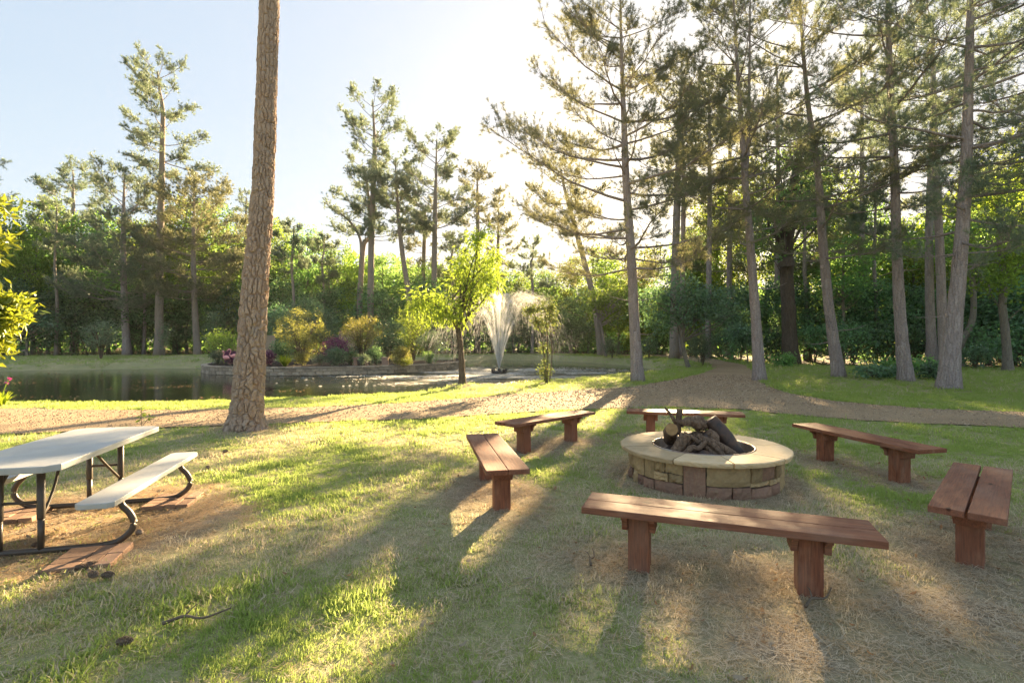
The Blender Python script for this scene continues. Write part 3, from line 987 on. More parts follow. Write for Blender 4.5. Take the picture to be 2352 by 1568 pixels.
def trunk_geo(G, pts, rad, sides=12, n=None, flare=1.35, rough=0.05, seed=0):
    n = n or max(8, len(pts) * 5)
    P = spline(np.asarray(pts, float), n)
    z = np.linspace(0, 1, n)
    R = np.interp(z, np.linspace(0, 1, len(rad)), rad)
    h = P[:, 2] - P[0, 2]
    R = R * (1 + (flare - 1) * np.exp(-h / (2.2 * R[0] + .05)))
    V, F = tube(P, R, sides)
    rel = V.reshape(n, sides, 3) - P[:, None, :]
    k = 1 + rough * np.random.default_rng(seed).uniform(-1, 1, (n, sides))
    G.add((rel * k[..., None] + P[:, None, :]).reshape(-1, 3), F)
    return P, R


def pine_parts(t, pts, rad, crown, n_br, prof, seed, needle=0.20, w=0.010, K=14, dens=1.0, rise=(0.0, 0.6), curl=0.16, bark='pine_bark', nmat='needle', sides=12,
               dead=0, flare=1.35, side_bias=None, leaders=(), tb=5.2):
    """trunk with limbs + crown of needle tufts under the Empty t; pts are relative to t"""
    rng = np.random.default_rng(seed)
    G, N = Geo(), Geo()
    P, R = trunk_geo(G, pts, rad, sides, max(14, len(pts) * 6), flare, 0.06, seed)
    stems = [(P, R)]
    for lp, lr in leaders:
        q = spline(np.asarray(lp, float), 14)
        rr_ = np.interp(np.linspace(0, 1, 14), np.linspace(0, 1, len(lr)), lr)
        G.add(*tube(q, rr_, 8)); stems.append((q, rr_))
    z0, z1 = crown
    pmax = max(prof(q) for q in np.linspace(0, 1, 9))
    tp, ta = [], []
    for i in range(n_br + dead):
        isdead = i >= n_br
        f = (((i // 4) * 4 + rng.uniform(.3, 3.2)) / n_br + rng.normal(0, .012)) if not isdead else rng.uniform(-.25, .1)
        f = max(-.3, min(f, 1.0))
        z = z0 + (z1 - z0) * f
        Ps, Rs = stems[rng.integers(len(stems))] if f > .35 else stems[0]
        if z < Ps[0, 2] or z > Ps[-1, 2]: Ps, Rs = stems[0]
        k = np.argmin(abs(Ps[:, 2] - z))
        b, rb = Ps[k], Rs[k]
        az = i * 2.399 + rng.uniform(-.5, .5)
        if side_bias is not None and rng.random() < .28: az = side_bias + rng.normal(0, .7)
        L = max(prof(max(f, 0)), .30 * pmax) * rng.choice((.45, .7, .9, 1.0, 1.1)) * rng.uniform(.85, 1.1)
        if isdead: L *= .45
        el = rise[0] + (rise[1] - rise[0]) * max(f, 0) + rng.uniform(-.15, .15)
        hd = np.array((math.cos(az), math.sin(az), 0))
        sd_ = np.array((-hd[1], hd[0], 0))
        s = np.linspace(0, 1, 7)[:, None]
        bend = rng.uniform(-.16, .16)
        path_ = b + hd * L * s + sd_ * L * bend * s * s + np.array((0, 0, 1.0)) * L * (el * s + curl * s * s * s - .10 * s * (1 - s)) + rng.normal(0, .02 * L, (7, 3)) * s
        r0 = min(rb * .5, .013 + .010 * L)
        G.add(*tube(path_, np.linspace(r0, .006 if not isdead else .004, 7), 5, False))
        if isdead: continue
        m = max(3, int(L * tb * dens))
        for q in range(m):
            sq = rng.uniform(.25, 1.0) ** .75
            fi = sq * 6
            k0 = min(int(fi), 5)
            o = path_[k0] + (path_[k0 + 1] - path_[k0]) * (fi - k0)
            bd = norm(path_[k0 + 1] - path_[k0])
            sgn = 1 if q % 2 else -1
            tl = (.25 + L * rng.uniform(.10, .26)) * (1.15 - .5 * sq)
            td = norm(bd * rng.uniform(.5, 1.0) + sgn * np.cross(bd, (0, 0, 1)) * rng.uniform(.3, 1.0) + np.array((0, 0, rng.uniform(-.25, .6))))
            e = o + td * tl + np.array((0, 0, .12 * tl))
            G.add(*tube([o, (o + e) / 2 + rng.normal(0, .015, 3), e], (.010, .007, .004), 3, False))
            nt = max(1, int(tl * .6 / (needle * 1.3)) + 1)
            for j in range(nt):
                g_ = 1 - j / nt * .6
                tp.append(o + (e - o) * g_ + rng.normal(0, .03, 3)); ta.append(td + np.array((0, 0, .55)) + rng.normal(0, .2, 3))
            for j in range(2):                                   # side sprays fill the crown between the limbs
                q0 = o + (e - o) * rng.uniform(.3, .85)
                sd2 = norm(td * .6 + rng.normal(0, .75, 3) + np.array((0, 0, .35)))
                q1 = q0 + sd2 * (needle * .9 + tl * rng.uniform(.25, .55))
                G.add(*tube([q0, q1], (.006, .003), 3, False))
                tp.append(q1); ta.append(sd2 + np.array((0, 0, .5)))
                if rng.random() < .5: tp.append((q0 + q1) / 2); ta.append(sd2 + np.array((0, 0, .5)))
        for j in range(3):
            tp.append(path_[-1] - norm(path_[-1] - path_[-2]) * j * needle * .6); ta.append(norm(path_[-1] - path_[-2]) + np.array((0, 0, .35)))
    for Ps, _ in stems:
        for j in range(6):
            tp.append(Ps[-1] - np.array((0, 0, j * .12))); ta.append(rng.normal(0, .5, 3) + np.array((0, 0, .8)))
    tp, ta = np.array(tp), np.array(ta)
    N.add(*needle_tufts(tp, ta, K, needle, w, rng))
    obj('trunk', G.mesh('trunk', M[bark], True), t)
    obj('crown', N.mesh('crown', M[nmat]), t)
    return len(tp)


def px_path(uv, d, base):
    """trunk outline points measured on the photograph, made relative to the tree's base"""
    P = np.array([at(u, v, d) for u, v in uv])
    P -= np.array(base)
    P[0, 2] = -0.15
    return P


def hero_pine(label, uv, wpx, crown_v, n_br, prof, seed, group=None, cat='pine tree', leaders=(), d=None, **kw):
    d = d or (EYE * F_PX / (uv[0][1] - CY))
    x = at(uv[0][0], 0, d)[0]
    base = (x, d, hz(x, d))
    t = thing('pine_tree', label, cat, base, 0, group)
    k = d / F_PX
    pts = px_path(uv, d, base)
    cz = [EYE + (CY - v) * k - base[2] for v in crown_v]
    ld = [([at(u, v, d) - np.array(base) for u, v in q], [w * k / 2 for w in lw]) for q, lw in leaders]
    n = pine_parts(t, pts, [w * k / 2 for w in wpx], cz, n_br, lambda f: np.interp(f, prof[0], prof[1]) * k, seed, leaders=ld, **kw)
    return t


def leafy_parts(t, trunk, rad, lobes, n_cl, per, L, W, seed, bark='grey_bark', mat='leaf_forest', cr=0.55, droop=0.0, stems=None, flat=0.75, sides=8, shell=.55, limb=True, flare=1.3):
    """trunk, limbs reaching into the crown lobes and leaf clumps; lobes = [(centre, (rx, ry, rz))] relative to t"""
    rng = np.random.default_rng(seed)
    G, N = Geo(), Geo()
    tops = []
    if trunk is not None:
        P, R = trunk_geo(G, trunk, rad, sides, None, flare, .05, seed)
        tops.append((P, R))
    for sp, sr in (stems or ()):
        q = spline(np.asarray(sp, float), 10)
        G.add(*tube(q, np.linspace(sr[0], sr[1], 10), 6, False)); tops.append((q, np.linspace(sr[0], sr[1], 10)))
    vol = np.array([r[0] * r[1] * r[2] for _, r in lobes]) ** .67
    pick = rng.choice(len(lobes), n_cl, p=vol / vol.sum())
    dirs = norm(rng.normal(size=(n_cl, 3)))
    rad_ = shell + (1 - shell) * rng.random((n_cl, 1)) ** .7
    cen = np.array([lobes[p][0] for p in pick]) + dirs * rad_ * np.array([lobes[p][1] for p in pick])
    size = cr * rng.uniform(.6, 1.35, n_cl)
    if limb:
        for c in cen[::max(1, n_cl // 46)]:
            Ps, Rs = tops[rng.integers(len(tops))]
            lo = max(0, int(len(Ps) * .35))
            k = lo + int(np.argmin(np.linalg.norm(Ps[lo:] - (c - np.array((0, 0, .35 * np.linalg.norm(c - Ps[-1])))), axis=1)))
            o = Ps[k]
            mid = (o + c) / 2 + rng.normal(0, .06, 3) * np.linalg.norm(c - o) + np.array((0, 0, .08 * np.linalg.norm(c - o)))
            r0 = min(Rs[k] * .55, .012 + .012 * np.linalg.norm(c - o))
            G.add(*tube(spline(np.array([o, mid, c]), 6), np.linspace(r0, .005, 6), 4, False))
    n = n_cl * per
    idx = np.repeat(np.arange(n_cl), per)
    off = rng.normal(size=(n, 3)) * np.array((1, 1, flat)) * .52
    Pn = cen[idx] + off * size[idx][:, None]
    A = off * .6 + norm(rng.normal(size=(n, 3))) * .8 + np.array((0, 0, -droop))
    N.add(*leaf_quads(Pn, A, L * rng.uniform(.6, 1.25, n), W * rng.uniform(.7, 1.2, n), rng))
    if G.n: obj('trunk', G.mesh('trunk', M[bark], True), t)
    obj('crown', N.mesh('crown', M[mat]), t)


# ------------------------------------------------------------------ the tall bare-stemmed pine by the path
def big_pine():
    d = 9.39
    x = at(562, 0, d)[0]
    base = (x, d, hz(x, d))
    t = thing('pine_tree', 'massive leaning pine trunk with plated bark standing beside the picnic table', 'pine tree', base)
    uv = [(563, 985), (570, 900), (578, 784), (590, 600), (603, 450), (609, 300), (614, 150), (619, 0), (622, -200), (622, -500), (618, -900), (616, -1250)]
    P = px_path(uv, d, base)
    P[0, 2] = -0.1
    n, m = 760, 132
    Q = spline(P, n)
    k = d / F_PX / 2
    z = Q[:, 2]
    R = np.interp(z, [-0.1, 0.25, 0.9, 1.6, 3.1, 4.3, 6.6, 7.9, 12, 18], np.array([90, 69, 62, 58, 51, 46, 43, 41, 33, 10]) * k)
    R = R * (1 + .07 * (vnoise(z, z * 0, .8, 77) - .5) + .05 * (vnoise(z, z * 0, .3, 78) - .5))
    T = norm(np.gradient(Q, axis=0))
    A = norm(np.cross(T, np.array((0, 1.0, 0)))); B = np.cross(T, A)
    th = np.linspace(0, 2 * np.pi, m, endpoint=False)
    # bark plates: jittered cells on the unrolled trunk, grooves between them
    rng = np.random.default_rng(3)
    per = 1.35
    S = (th / (2 * np.pi) * per)[None, :].repeat(n, 0)
    Zz = z[:, None].repeat(m, 1)

    def cells(nc, ch, seed, wob):
        r = np.random.default_rng(seed)
        cw = per / nc
        Sw = S + wob * .5 * cw * (vnoise(S, Zz, ch * .35, seed) - .5) * 2; Zw = Zz + wob * .35 * ch * (vnoise(S, Zz, cw * .8, seed + 2) - .5) * 2
        d1 = np.full(S.shape, 9.0); d2 = np.full(S.shape, 9.0); cid = np.zeros(S.shape); hh = np.zeros(S.shape)
        ci, cj = np.floor(Sw / cw).astype(int), np.floor(Zw / ch).astype(int)
        jx, jy = r.uniform(-.38, .38, (nc, 400)), r.uniform(-.48, .48, (nc, 400)); pid, hgt = r.random((nc, 400)), r.random((nc, 400))
        for a in (-2, -1, 0, 1, 2):
            for b in (-1, 0, 1):
                qi, qj = ci + a, cj + b
                px_, py_ = (qi + .5 + jx[qi % nc, qj % 400]) * cw, (qj + .5 + jy[qi % nc, qj % 400]) * ch
                dd = np.maximum(abs(Sw - px_) / cw, abs(Zw - py_) / ch) + .25 * np.hypot((Sw - px_) / cw, (Zw - py_) / ch)
                less = dd < d1
                d2 = np.where(less, d1, np.minimum(d2, dd))
                cid = np.where(less, pid[qi % nc, qj % 400], cid); hh = np.where(less, hgt[qi % nc, qj % 400], hh)
                d1 = np.where(less, dd, d1)
        return d2 - d1, cid, hh
    e1, cid, hh = cells(17, .25, 3, .55)
    e2, cid2, hh2 = cells(34, .11, 4, .8)
    groove = sstep(0.0, 0.26, e1)
    flake = sstep(0.0, 0.2, e2)
    amp = np.interp(z, [0, 2, 6, 12], [.044, .038, .026, .016])[:, None]
    cid = .55 * cid + .45 * cid2
    disp = amp * (groove - .9) + amp * .5 * (hh - .5) * groove + amp * .45 * (flake - 1 + hh2 * .9) * groove + .005 * (vnoise(S, Zz, .025, 9) - .5)
    disp += .14 * np.exp(-np.maximum(z, 0) / .22)[:, None] * (vnoise(S * 1.0, Zz * 0, .2, 14) - .4)
    V = Q[:, None, :] + (R[:, None] + disp)[..., None] * (np.cos(th)[None, :, None] * A[:, None, :] + np.sin(th)[None, :, None] * B[:, None, :])
    i = np.arange(n - 1)[:, None] * m; j = np.arange(m)[None, :]; k2 = (j + 1) % m
    F = np.stack([i + j, i + k2, i + m + k2, i + m + j], -1).reshape(-1, 4)
    tm = NT('plated_pine_bark')
    pl = tm.attr('plate')
    v = tm.coords('Object')
    n1, n2 = tm.noise(v, 16, 4, .65), tm.noise(tm.coords('Object', (1, 1, .35)), 70, 4, .7)
    c = tm.mix(pl, (0.33, 0.255, 0.205), (0.47, 0.38, 0.31))
    c = tm.mix(tm.ramp(n1, .5, .72, 0, .55), c, (0.40, 0.25, 0.155))
    c = tm.mix(tm.ramp(n2, .45, .75, 0, .5), c, (0.27, 0.215, 0.175))
    big = tm.noise(tm.coords('Object', (1.5, 1.5, .6)), 1.6, 3, .6)
    c = tm.mix(tm.ramp(big, .42, .66, 0, .3), c, (0.40, 0.27, 0.18))
    c = tm.mix(tm.ramp(tm.noise(v, 3.2, 4, .7), .58, .74, 0, .6), c, (0.36, 0.345, 0.32))
    mat = tm.pbr(c, .9, tm.bump(n2, .8, .014), .15)
    obj('trunk', Geo().add(V.reshape(-1, 3), F).mesh('trunk', mat, False, {'plate': cid.ravel()}), t)
    rng = np.random.default_rng(17)
    tmp = thing('tmp', '', ''); pine_parts(tmp, [P[-3], P[-2], P[-1] + np.array((0, 0, 3.0))], [.2, .15, .05], (P[-3][2] + 1, P[-1][2] + 3), 34, lambda f: np.interp(f, [0, .4, 1], [3.6, 3.2, .8]), 21, .26, .016, 10, .8, (0, .6), .2)
    for ch in list(tmp.children):
        if ch.name.startswith('crown'): ch.parent = t
        else: ch.name = 'upper_limb_wood'; ch.parent = t
    bpy.data.objects.remove(tmp)
big_pine()

# ------------------------------------------------------------------ hero pines round the clearing
SUNP = dict(nmat='needle_gold')
hero_pine('nearest full-crowned pine standing behind the fire pit, left of the path bend', [(1465, 875), (1456, 720), (1448, 560), (1438, 420), (1434, 300), (1430, 200), (1427, 100), (1424, -30)],
          (28, 23, 20, 17, 14, 10, 7, 3), (640, -60), 60, ([0, .1, .3, .5, .75, 1], [215, 270, 290, 245, 175, 40]), 31, d=20.75, nmat='needle_gold', rise=(-.02, .62), dens=1.2, K=26, w=.0058, needle=.20, dead=4, side_bias=math.pi)
hero_pine('fork-topped pine whose trunk stands at the inner bend of the path', [(1745, 875), (1735, 720), (1722, 540), (1712, 420), (1700, 250), (1690, 100), (1682, -60)], (27, 21, 17, 15, 9, 6, 3), (560, -80), 40,
          ([0, .15, .4, .7, 1], [170, 215, 210, 160, 50]), 32, d=20.9, nmat='needle_gold', rise=(.05, .75), leaders=[([(1712, 425), (1718, 330), (1721, 180), (1724, -70)], (11, 9, 6, 2))], w=.0058, K=26, needle=.20, dead=6)
hero_pine('leaning pine right of the path, with a bare horizontal stub branch', [(1928, 872), (1906, 720), (1890, 560), (1880, 410), (1862, 285), (1850, 180), (1840, 50), (1835, -90)], (27, 21, 18, 15, 12, 9, 6, 3), (600, -100), 42,
          ([0, .15, .4, .7, 1], [150, 215, 235, 190, 60]), 33, d=21.5, nmat='needle_gold', rise=(-.08, .7), w=.0058, K=26, needle=.20, dead=8)
hero_pine('straight grey-barked pine in undergrowth, third trunk right of the path', [(2082, 880), (2070, 760), (2061, 600), (2055, 400), (2046, 220), (2040, 50), (2036, -160)], (30, 24, 21, 18, 14, 10, 4), (470, -170), 38,
          ([0, .2, .5, .8, 1], [190, 260, 250, 190, 60]), 34, d=19.7, rise=(-.12, .55), w=.0058, K=26, needle=.20, dead=7)
hero_pine('dark slim pine trunk behind, left one of the close-set pair at right', [(2142, 850), (2136, 700), (2134, 550), (2138, 400), (2142, 250), (2140, 60)], (22, 18, 16, 14, 10, 4), (400, 20), 28,
          ([0, .3, .7, 1], [130, 170, 140, 40]), 35, d=28.6, rise=(0, .8), w=.010, K=18, needle=.24, dead=3)
hero_pine('reddish slim pine trunk, right one of the close-set pair at right', [(2172, 862), (2164, 720), (2158, 560), (2150, 400), (2146, 260), (2142, 40)], (22, 19, 17, 15, 11, 4), (430, 0), 28,
          ([0, .3, .7, 1], [120, 160, 130, 40]), 36, d=24.2, rise=(0, .8), w=.010, K=18, needle=.24, dead=3)
hero_pine('stout curved pine at right with flaring foot, nearest the lawn edge', [(2178, 895), (2188, 770), (2203, 620), (2215, 450), (2222, 300), (2226, 150), (2230, -60), (2232, -300)], (42, 34, 29, 25, 21, 17, 12, 4), (610, -300), 46,
          ([0, .08, .3, .6, 1], [170, 250, 300, 250, 60]), 37, d=17.0, rise=(-.15, .6), w=.0058, K=26, needle=.20, dead=6, side_bias=.2)
hero_pine('pine outside the right edge whose dark boughs hang into the upper right corner', [(2600, 915), (2590, 700), (2580, 500), (2570, 200), (2560, -100), (2550, -500)], (44, 38, 34, 28, 20, 5), (420, -480), 44,
          ([0, .15, .5, .8, 1], [260, 420, 430, 330, 80]), 38, d=14.6, rise=(-.12, .5), w=.0058, K=26, needle=.20, side_bias=math.pi)
hero_pine('pale straight pine trunk far behind the full-crowned pine', [(1548, 836), (1550, 640), (1556, 450), (1562, 300), (1566, 180)], (20, 18, 16, 12, 4), (420, 150), 26, ([0, .3, .7, 1], [90, 120, 100, 30]), 39, d=40,
          bark='pale_bark', nmat='needle_gold', w=.017, K=16, needle=.27)
hero_pine('slender pale pine leaning left across the far side of the fountain pond', [(1382, 817), (1366, 700), (1338, 585), (1312, 490), (1296, 430), (1288, 390)], (17, 14, 12, 10, 7, 3), (545, 385), 18,
          ([0, .3, .6, 1], [60, 105, 100, 40]), 40, d=50, bark='pale_bark', nmat='needle_gold', w=.019, K=15, needle=.29)
for u, vt, d, w_, sd, lab in ((1565, 235, 43, 78, 401, 'golden backlit pine right of the full-crowned pine, behind the small mulberry tree'), (1625, 180, 39, 95, 402, 'golden backlit pine half way between the full-crowned and the forked pine'),
                              (1672, 200, 42, 100, 403, 'golden backlit pine close behind the left side of the forked pine'), (1782, 150, 40, 110, 404, 'golden backlit pine between the forked pine and the oak'), (1975, 120, 38, 110, 405, 'pine behind and between the leaning and the straight grey pine')):
    hero_pine(lab, [(u, 834), (u + 3, 640), (u + 5, 460), (u + 4, vt + 80), (u + 2, vt)], (14, 12, 10, 6, 2), (640 if sd > 402 else 500, vt), 34, ([0, .2, .5, .8, 1], [w_ * .8, w_, w_, w_ * .75, w_ * .4]), sd, d=d, nmat='needle_gold', w=.014, K=18, needle=.26, dens=1.25)
# far left bank
hero_pine('tallest pine of the left bank, bare pale trunk and wind-swept open crown', [(365, 819), (366, 650), (369, 500), (372, 380), (374, 260), (366, 205), (362, 165)], (18, 16, 14, 12, 9, 5, 3), (398, 165), 32,
          ([0, .12, .3, .5, .75, 1], [70, 120, 95, 55, 75, 45]), 41, d=50, bark='pale_bark', w=.019, K=15, needle=.29, rise=(-.05, .6), curl=.16, dens=1.35, side_bias=math.pi)
hero_pine('young bushy pine left of the tallest pine on the far bank', [(292, 820), (286, 700), (283, 580), (284, 480), (286, 405)], (17, 14, 11, 7, 2), (720, 395), 52, ([0, .2, .5, .8, 1], [120, 135, 110, 70, 20]), 42, d=51,
          bark='pine_bark', w=.019, K=15, needle=.29, dens=1.1, rise=(-.1, .8))
hero_pine('dense round-topped pine right of the tallest pine on the far bank', [(454, 814), (447, 700), (444, 580), (445, 500), (446, 430)], (15, 12, 10, 6, 2), (690, 425), 56, ([0, .2, .5, .8, 1], [95, 120, 110, 85, 35]), 43, d=50,
          bark='pale_bark', nmat='needle_gold', w=.019, K=15, needle=.29, dens=1.15, rise=(-.1, .6))
# behind the flower bed
hero_pine('tall straight pine with twin crown behind the flower bed', [(850, 818), (851, 700), (853, 560), (857, 440), (860, 330), (856, 232)], (16, 15, 14, 12, 8, 2), (545, 235), 40,
          ([0, .2, .45, .7, 1], [55, 80, 65, 75, 35]), 44, d=52, bark='pale_bark', w=.019, K=15, needle=.29, dens=1.2, rise=(.1, .7), curl=.2)
hero_pine('kinked pale pine crossing in front of the tall straight one behind the flower bed', [(822, 818), (826, 700), (831, 600), (836, 560), (851, 535), (846, 450), (836, 385)], (14, 13, 12, 11, 9, 6, 2), (560, 380), 22,
          ([0, .25, .6, 1], [80, 110, 70, 30]), 45, d=53, bark='pale_bark', w=.019, K=15, needle=.29, dens=1.2, leaders=[([(830, 585), (826, 545), (800, 505), (745, 465)], (7, 6, 5, 2))])
hero_pine('pine with a slanting trunk between the twin-crowned and the broad pines', [(946, 815), (940, 690), (924, 580), (913, 470), (908, 368)], (14, 13, 11, 8, 2), (540, 362), 26, ([0, .3, .6, 1], [50, 75, 60, 25]), 46, d=53,
          bark='pale_bark', w=.019, K=15, needle=.29, dens=1.2)
hero_pine('broad-crowned pine, tallest just left of the willowy yellow-green tree', [(996, 815), (997, 650), (999, 500), (1001, 420), (1003, 322)], (14, 13, 11, 7, 2), (570, 318), 40, ([0, .2, .5, .8, 1], [75, 95, 85, 65, 25]), 47, d=54,
          bark='pale_bark', w=.019, K=15, needle=.29, dens=1.25)
hero_pine('thin pine half hidden behind the broad-crowned one', [(970, 815), (972, 650), (975, 540), (978, 470)], (11, 10, 8, 2), (620, 460), 20, ([0, .4, 1], [45, 55, 20]), 48, d=57, bark='pale_bark', nmat='needle_gold', w=.019, K=15, needle=.29)
hero_pine('small-crowned pine peeking above the willowy tree', [(1098, 815), (1098, 600), (1097, 480), (1096, 395)], (11, 10, 8, 2), (520, 390), 22, ([0, .4, 1], [60, 62, 25]), 49, d=58, bark='pale_bark', nmat='needle_gold', w=.019, K=15, needle=.29, dens=1.2)
hero_pine('low pine right of the willowy tree above the fountain', [(1142, 815), (1143, 640), (1144, 560), (1145, 478)], (10, 9, 7, 2), (640, 470), 22, ([0, .4, 1], [45, 48, 20]), 50, d=60, bark='pale_bark', nmat='needle_gold', w=.019, K=15, needle=.29, dens=1.2)
hero_pine('dark round pine head above the leafy trees at far left', [(168, 815), (168, 600), (168, 480), (168, 392)], (11, 10, 8, 2), (530, 388), 26, ([0, .4, 1], [62, 65, 25]), 51, d=58, w=.019, K=15, needle=.29, dens=1.3)
hero_pine('pine cut by the left edge of the view', [(-28, 815), (-26, 600), (-24, 500), (-22, 395)], (13, 11, 9, 2), (640, 390), 24, ([0, .4, 1], [60, 62, 25]), 52, d=52, w=.019, K=15, needle=.29, dens=1.1)
hero_pine('pine head just left of the massive trunk above the leafy edge', [(560, 815), (562, 600), (564, 530), (566, 455)], (11, 9, 7, 2), (600, 450), 24, ([0, .4, 1], [45, 48, 18]), 53, d=60, w=.019, K=15, needle=.29, dens=1.2)

# ------------------------------------------------------------------ broadleaf trees of the forest wall
PROTO = {}


def proto_tree(key, mat, h, rx, seed, n_cl=170, per=36, L=.28, W=.16, cr=.68, low=.28, bark='grey_bark', lean=0.0):
    rng = np.random.default_rng(seed)
    t = bpy.data.objects.new('broadleaf_tree', None)
    C.objects.link(t)
    lobes = []
    for i in range(9):
        a = i * 2.4 + rng.uniform(-.4, .4)
        f = i / 8
        zc = h * (low + .12 + (0.86 - low - .12) * f)
        k = (1 - abs(f - .45) * .9)
        q_ = rng.uniform(.75, 1.2)
        lobes.append(((math.cos(a) * rx * .55 * k + lean * f, math.sin(a) * rx * .55 * k, zc), (rx * .46 * k * q_ + .3, rx * .46 * k * q_ + .3, h * .105 * q_)))
    tr = [(0, 0, -.2), (lean * .2 + rng.uniform(-.2, .2), rng.uniform(-.2, .2), h * .3), (lean * .5 + rng.uniform(-.3, .3), 0, h * .6), (lean, 0, h * .9)]
    leafy_parts(t, tr, [h * .017, h * .013, h * .008, h * .002], lobes, n_cl, per, L, W, seed, bark, mat, cr, shell=.7)
    PROTO[key] = [t, 0, h, rx]


proto_tree('forest', 'leaf_forest', 14, 4.2, 1)
proto_tree('lime', 'leaf_lime', 14, 3.8, 2, lean=.8)
proto_tree('forest2', 'leaf_forest', 12, 4.6, 3, low=.18)
proto_tree('dark', 'leaf_dark', 8, 4.0, 4, low=.05, n_cl=170, L=.26, W=.15, cr=.75)
proto_tree('lime2', 'leaf_lime', 10, 3.6, 5, low=.12)
proto_tree('blue', 'leaf_blue', 8, 3.6, 6, low=.10, n_cl=160, L=.26, W=.15)


def place_tree(key, u, vtop, d, wpx, label, group, rz=None):
    P = PROTO[key]
    x = at(u, 0, d)[0]
    z = hz(x, d)
    hgt = (EYE + (CY - vtop) * d / F_PX) - z
    wid = wpx * d / F_PX
    s = (wid / P[3], wid / P[3], hgt / P[2])
    rz = (u * .37 + d) % 6.28 if rz is None else rz
    if P[1] == 0:
        o = P[0]; P[1] = 1
        o.location, o.rotation_euler, o.scale = (x, d, z), (0, 0, rz), s
    else:
        o = dup(P[0], (x, d, z), rz, s)
    lu, lname = min(LANDMARKS, key=lambda q: abs(q[0] - u))
    side = 'straight behind' if abs(lu - u) < 16 else ('behind and left of' if u < lu else 'behind and right of')
    hue = {'lime': 'yellow-green', 'lime2': 'bright green', 'forest': 'mid-green', 'forest2': 'deep green', 'dark': 'dark shaded', 'blue': 'bluish green'}[key]
    size = 'tall' if vtop < 500 else ('middling' if vtop < 600 else 'low')
    tag(o, '%s %s forest tree %s %s' % (size, hue, side, lname), 'tree', group)
    return o


LANDMARKS = [(-10, 'the pine cut by the left edge'), (62, 'the pale-stemmed pond tree'), (168, 'the dark round pine head'), (235, 'the airy bank shrub'), (290, 'the young bushy pine'), (365, 'the tallest bank pine'), (450, 'the round-topped pine'),
             (515, 'the fresh green bed shrub'), (580, 'the massive pine trunk'), (690, 'the large vase-shaped shrub'), (770, 'the large plum shrub'), (850, 'the twin-crowned pine'), (940, 'the slanting pine'), (1000, 'the broad-crowned pine'), (1062, 'the willowy tree'),
             (1150, 'the fountain'), (1256, 'the red-tipped sapling'), (1345, 'the left-leaning pale pine'), (1462, 'the full-crowned pine'), (1580, 'the small mulberry tree'), (1740, 'the forked pine'), (1815, 'the burled oak'), (1910, 'the leaning pine'),
             (2070, 'the straight grey pine'), (2150, 'the close-set pine pair'), (2200, 'the stout curved pine'), (2310, 'the mottled trunk'), (2420, 'the right edge boughs')]
GA = 'leafy trees behind the left bank'
GB = 'leafy trees behind the flower bed and pond'
GC = 'leafy trees of the forest beyond the path bend'
GD = 'leafy trees of the forest on the right'
for key, u, vt, d, w in (('lime', 75, 432, 54, 75), ('forest', 135, 455, 57, 85), ('lime2', 5, 480, 52, 80), ('forest2', 215, 470, 58, 100), ('lime', 405, 425, 58, 110), ('forest', 490, 430, 60, 80), ('lime2', 530, 525, 56, 60),
                         ('forest', 300, 470, 62, 110), ('dark', 60, 640, 50, 110), ('dark', 175, 660, 53, 110), ('dark', 330, 650, 55, 110), ('dark', 430, 660, 55, 100), ('blue', 520, 640, 54, 80), ('forest2', 250, 600, 56, 90), ('forest2', 400, 590, 57, 90), ('forest2', 110, 570, 56, 90)):
    place_tree(key, u, vt, d, w, 'broadleaf tree in the dense forest wall behind the left bank', GA)
for key, u, vt, d, w in (('lime', 645, 485, 60, 60), ('forest', 705, 495, 60, 65), ('forest2', 610, 560, 58, 70), ('forest2', 760, 540, 58, 70), ('forest', 880, 560, 60, 75), ('lime2', 820, 575, 58, 60), ('forest2', 960, 590, 58, 75), ('lime', 1050, 575, 62, 65),
                         ('dark', 650, 640, 53, 85), ('dark', 740, 655, 53, 90), ('dark', 880, 650, 54, 95), ('dark', 1000, 640, 54, 90), ('blue', 700, 680, 48, 60), ('dark', 1090, 650, 58, 80), ('forest', 1130, 590, 63, 60)):
    place_tree(key, u, vt, d, w, 'broadleaf tree in the forest wall behind the flower bed', GB)
for key, u, vt, d, w in (('lime2', 1190, 615, 64, 60), ('forest2', 1250, 600, 62, 70), ('lime', 1310, 575, 62, 65), ('lime2', 1390, 560, 60, 75), ('lime', 1470, 555, 58, 75), ('forest2', 1585, 505, 54, 80), ('lime', 1640, 405, 52, 90), ('forest', 1590, 510, 59, 75), ('lime2', 1600, 560, 46, 85), ('dark', 1180, 670, 60, 85), ('dark', 1270, 665, 59, 80),
                         ('dark', 1350, 660, 57, 85), ('lime2', 1420, 640, 52, 70), ('dark', 1510, 660, 50, 85), ('lime2', 1465, 665, 44, 50), ('dark', 1630, 650, 46, 90), ('blue', 1680, 640, 38, 80)):
    place_tree(key, u, vt, d, w, 'broadleaf tree in the sun-flecked forest beyond the path bend', GC)
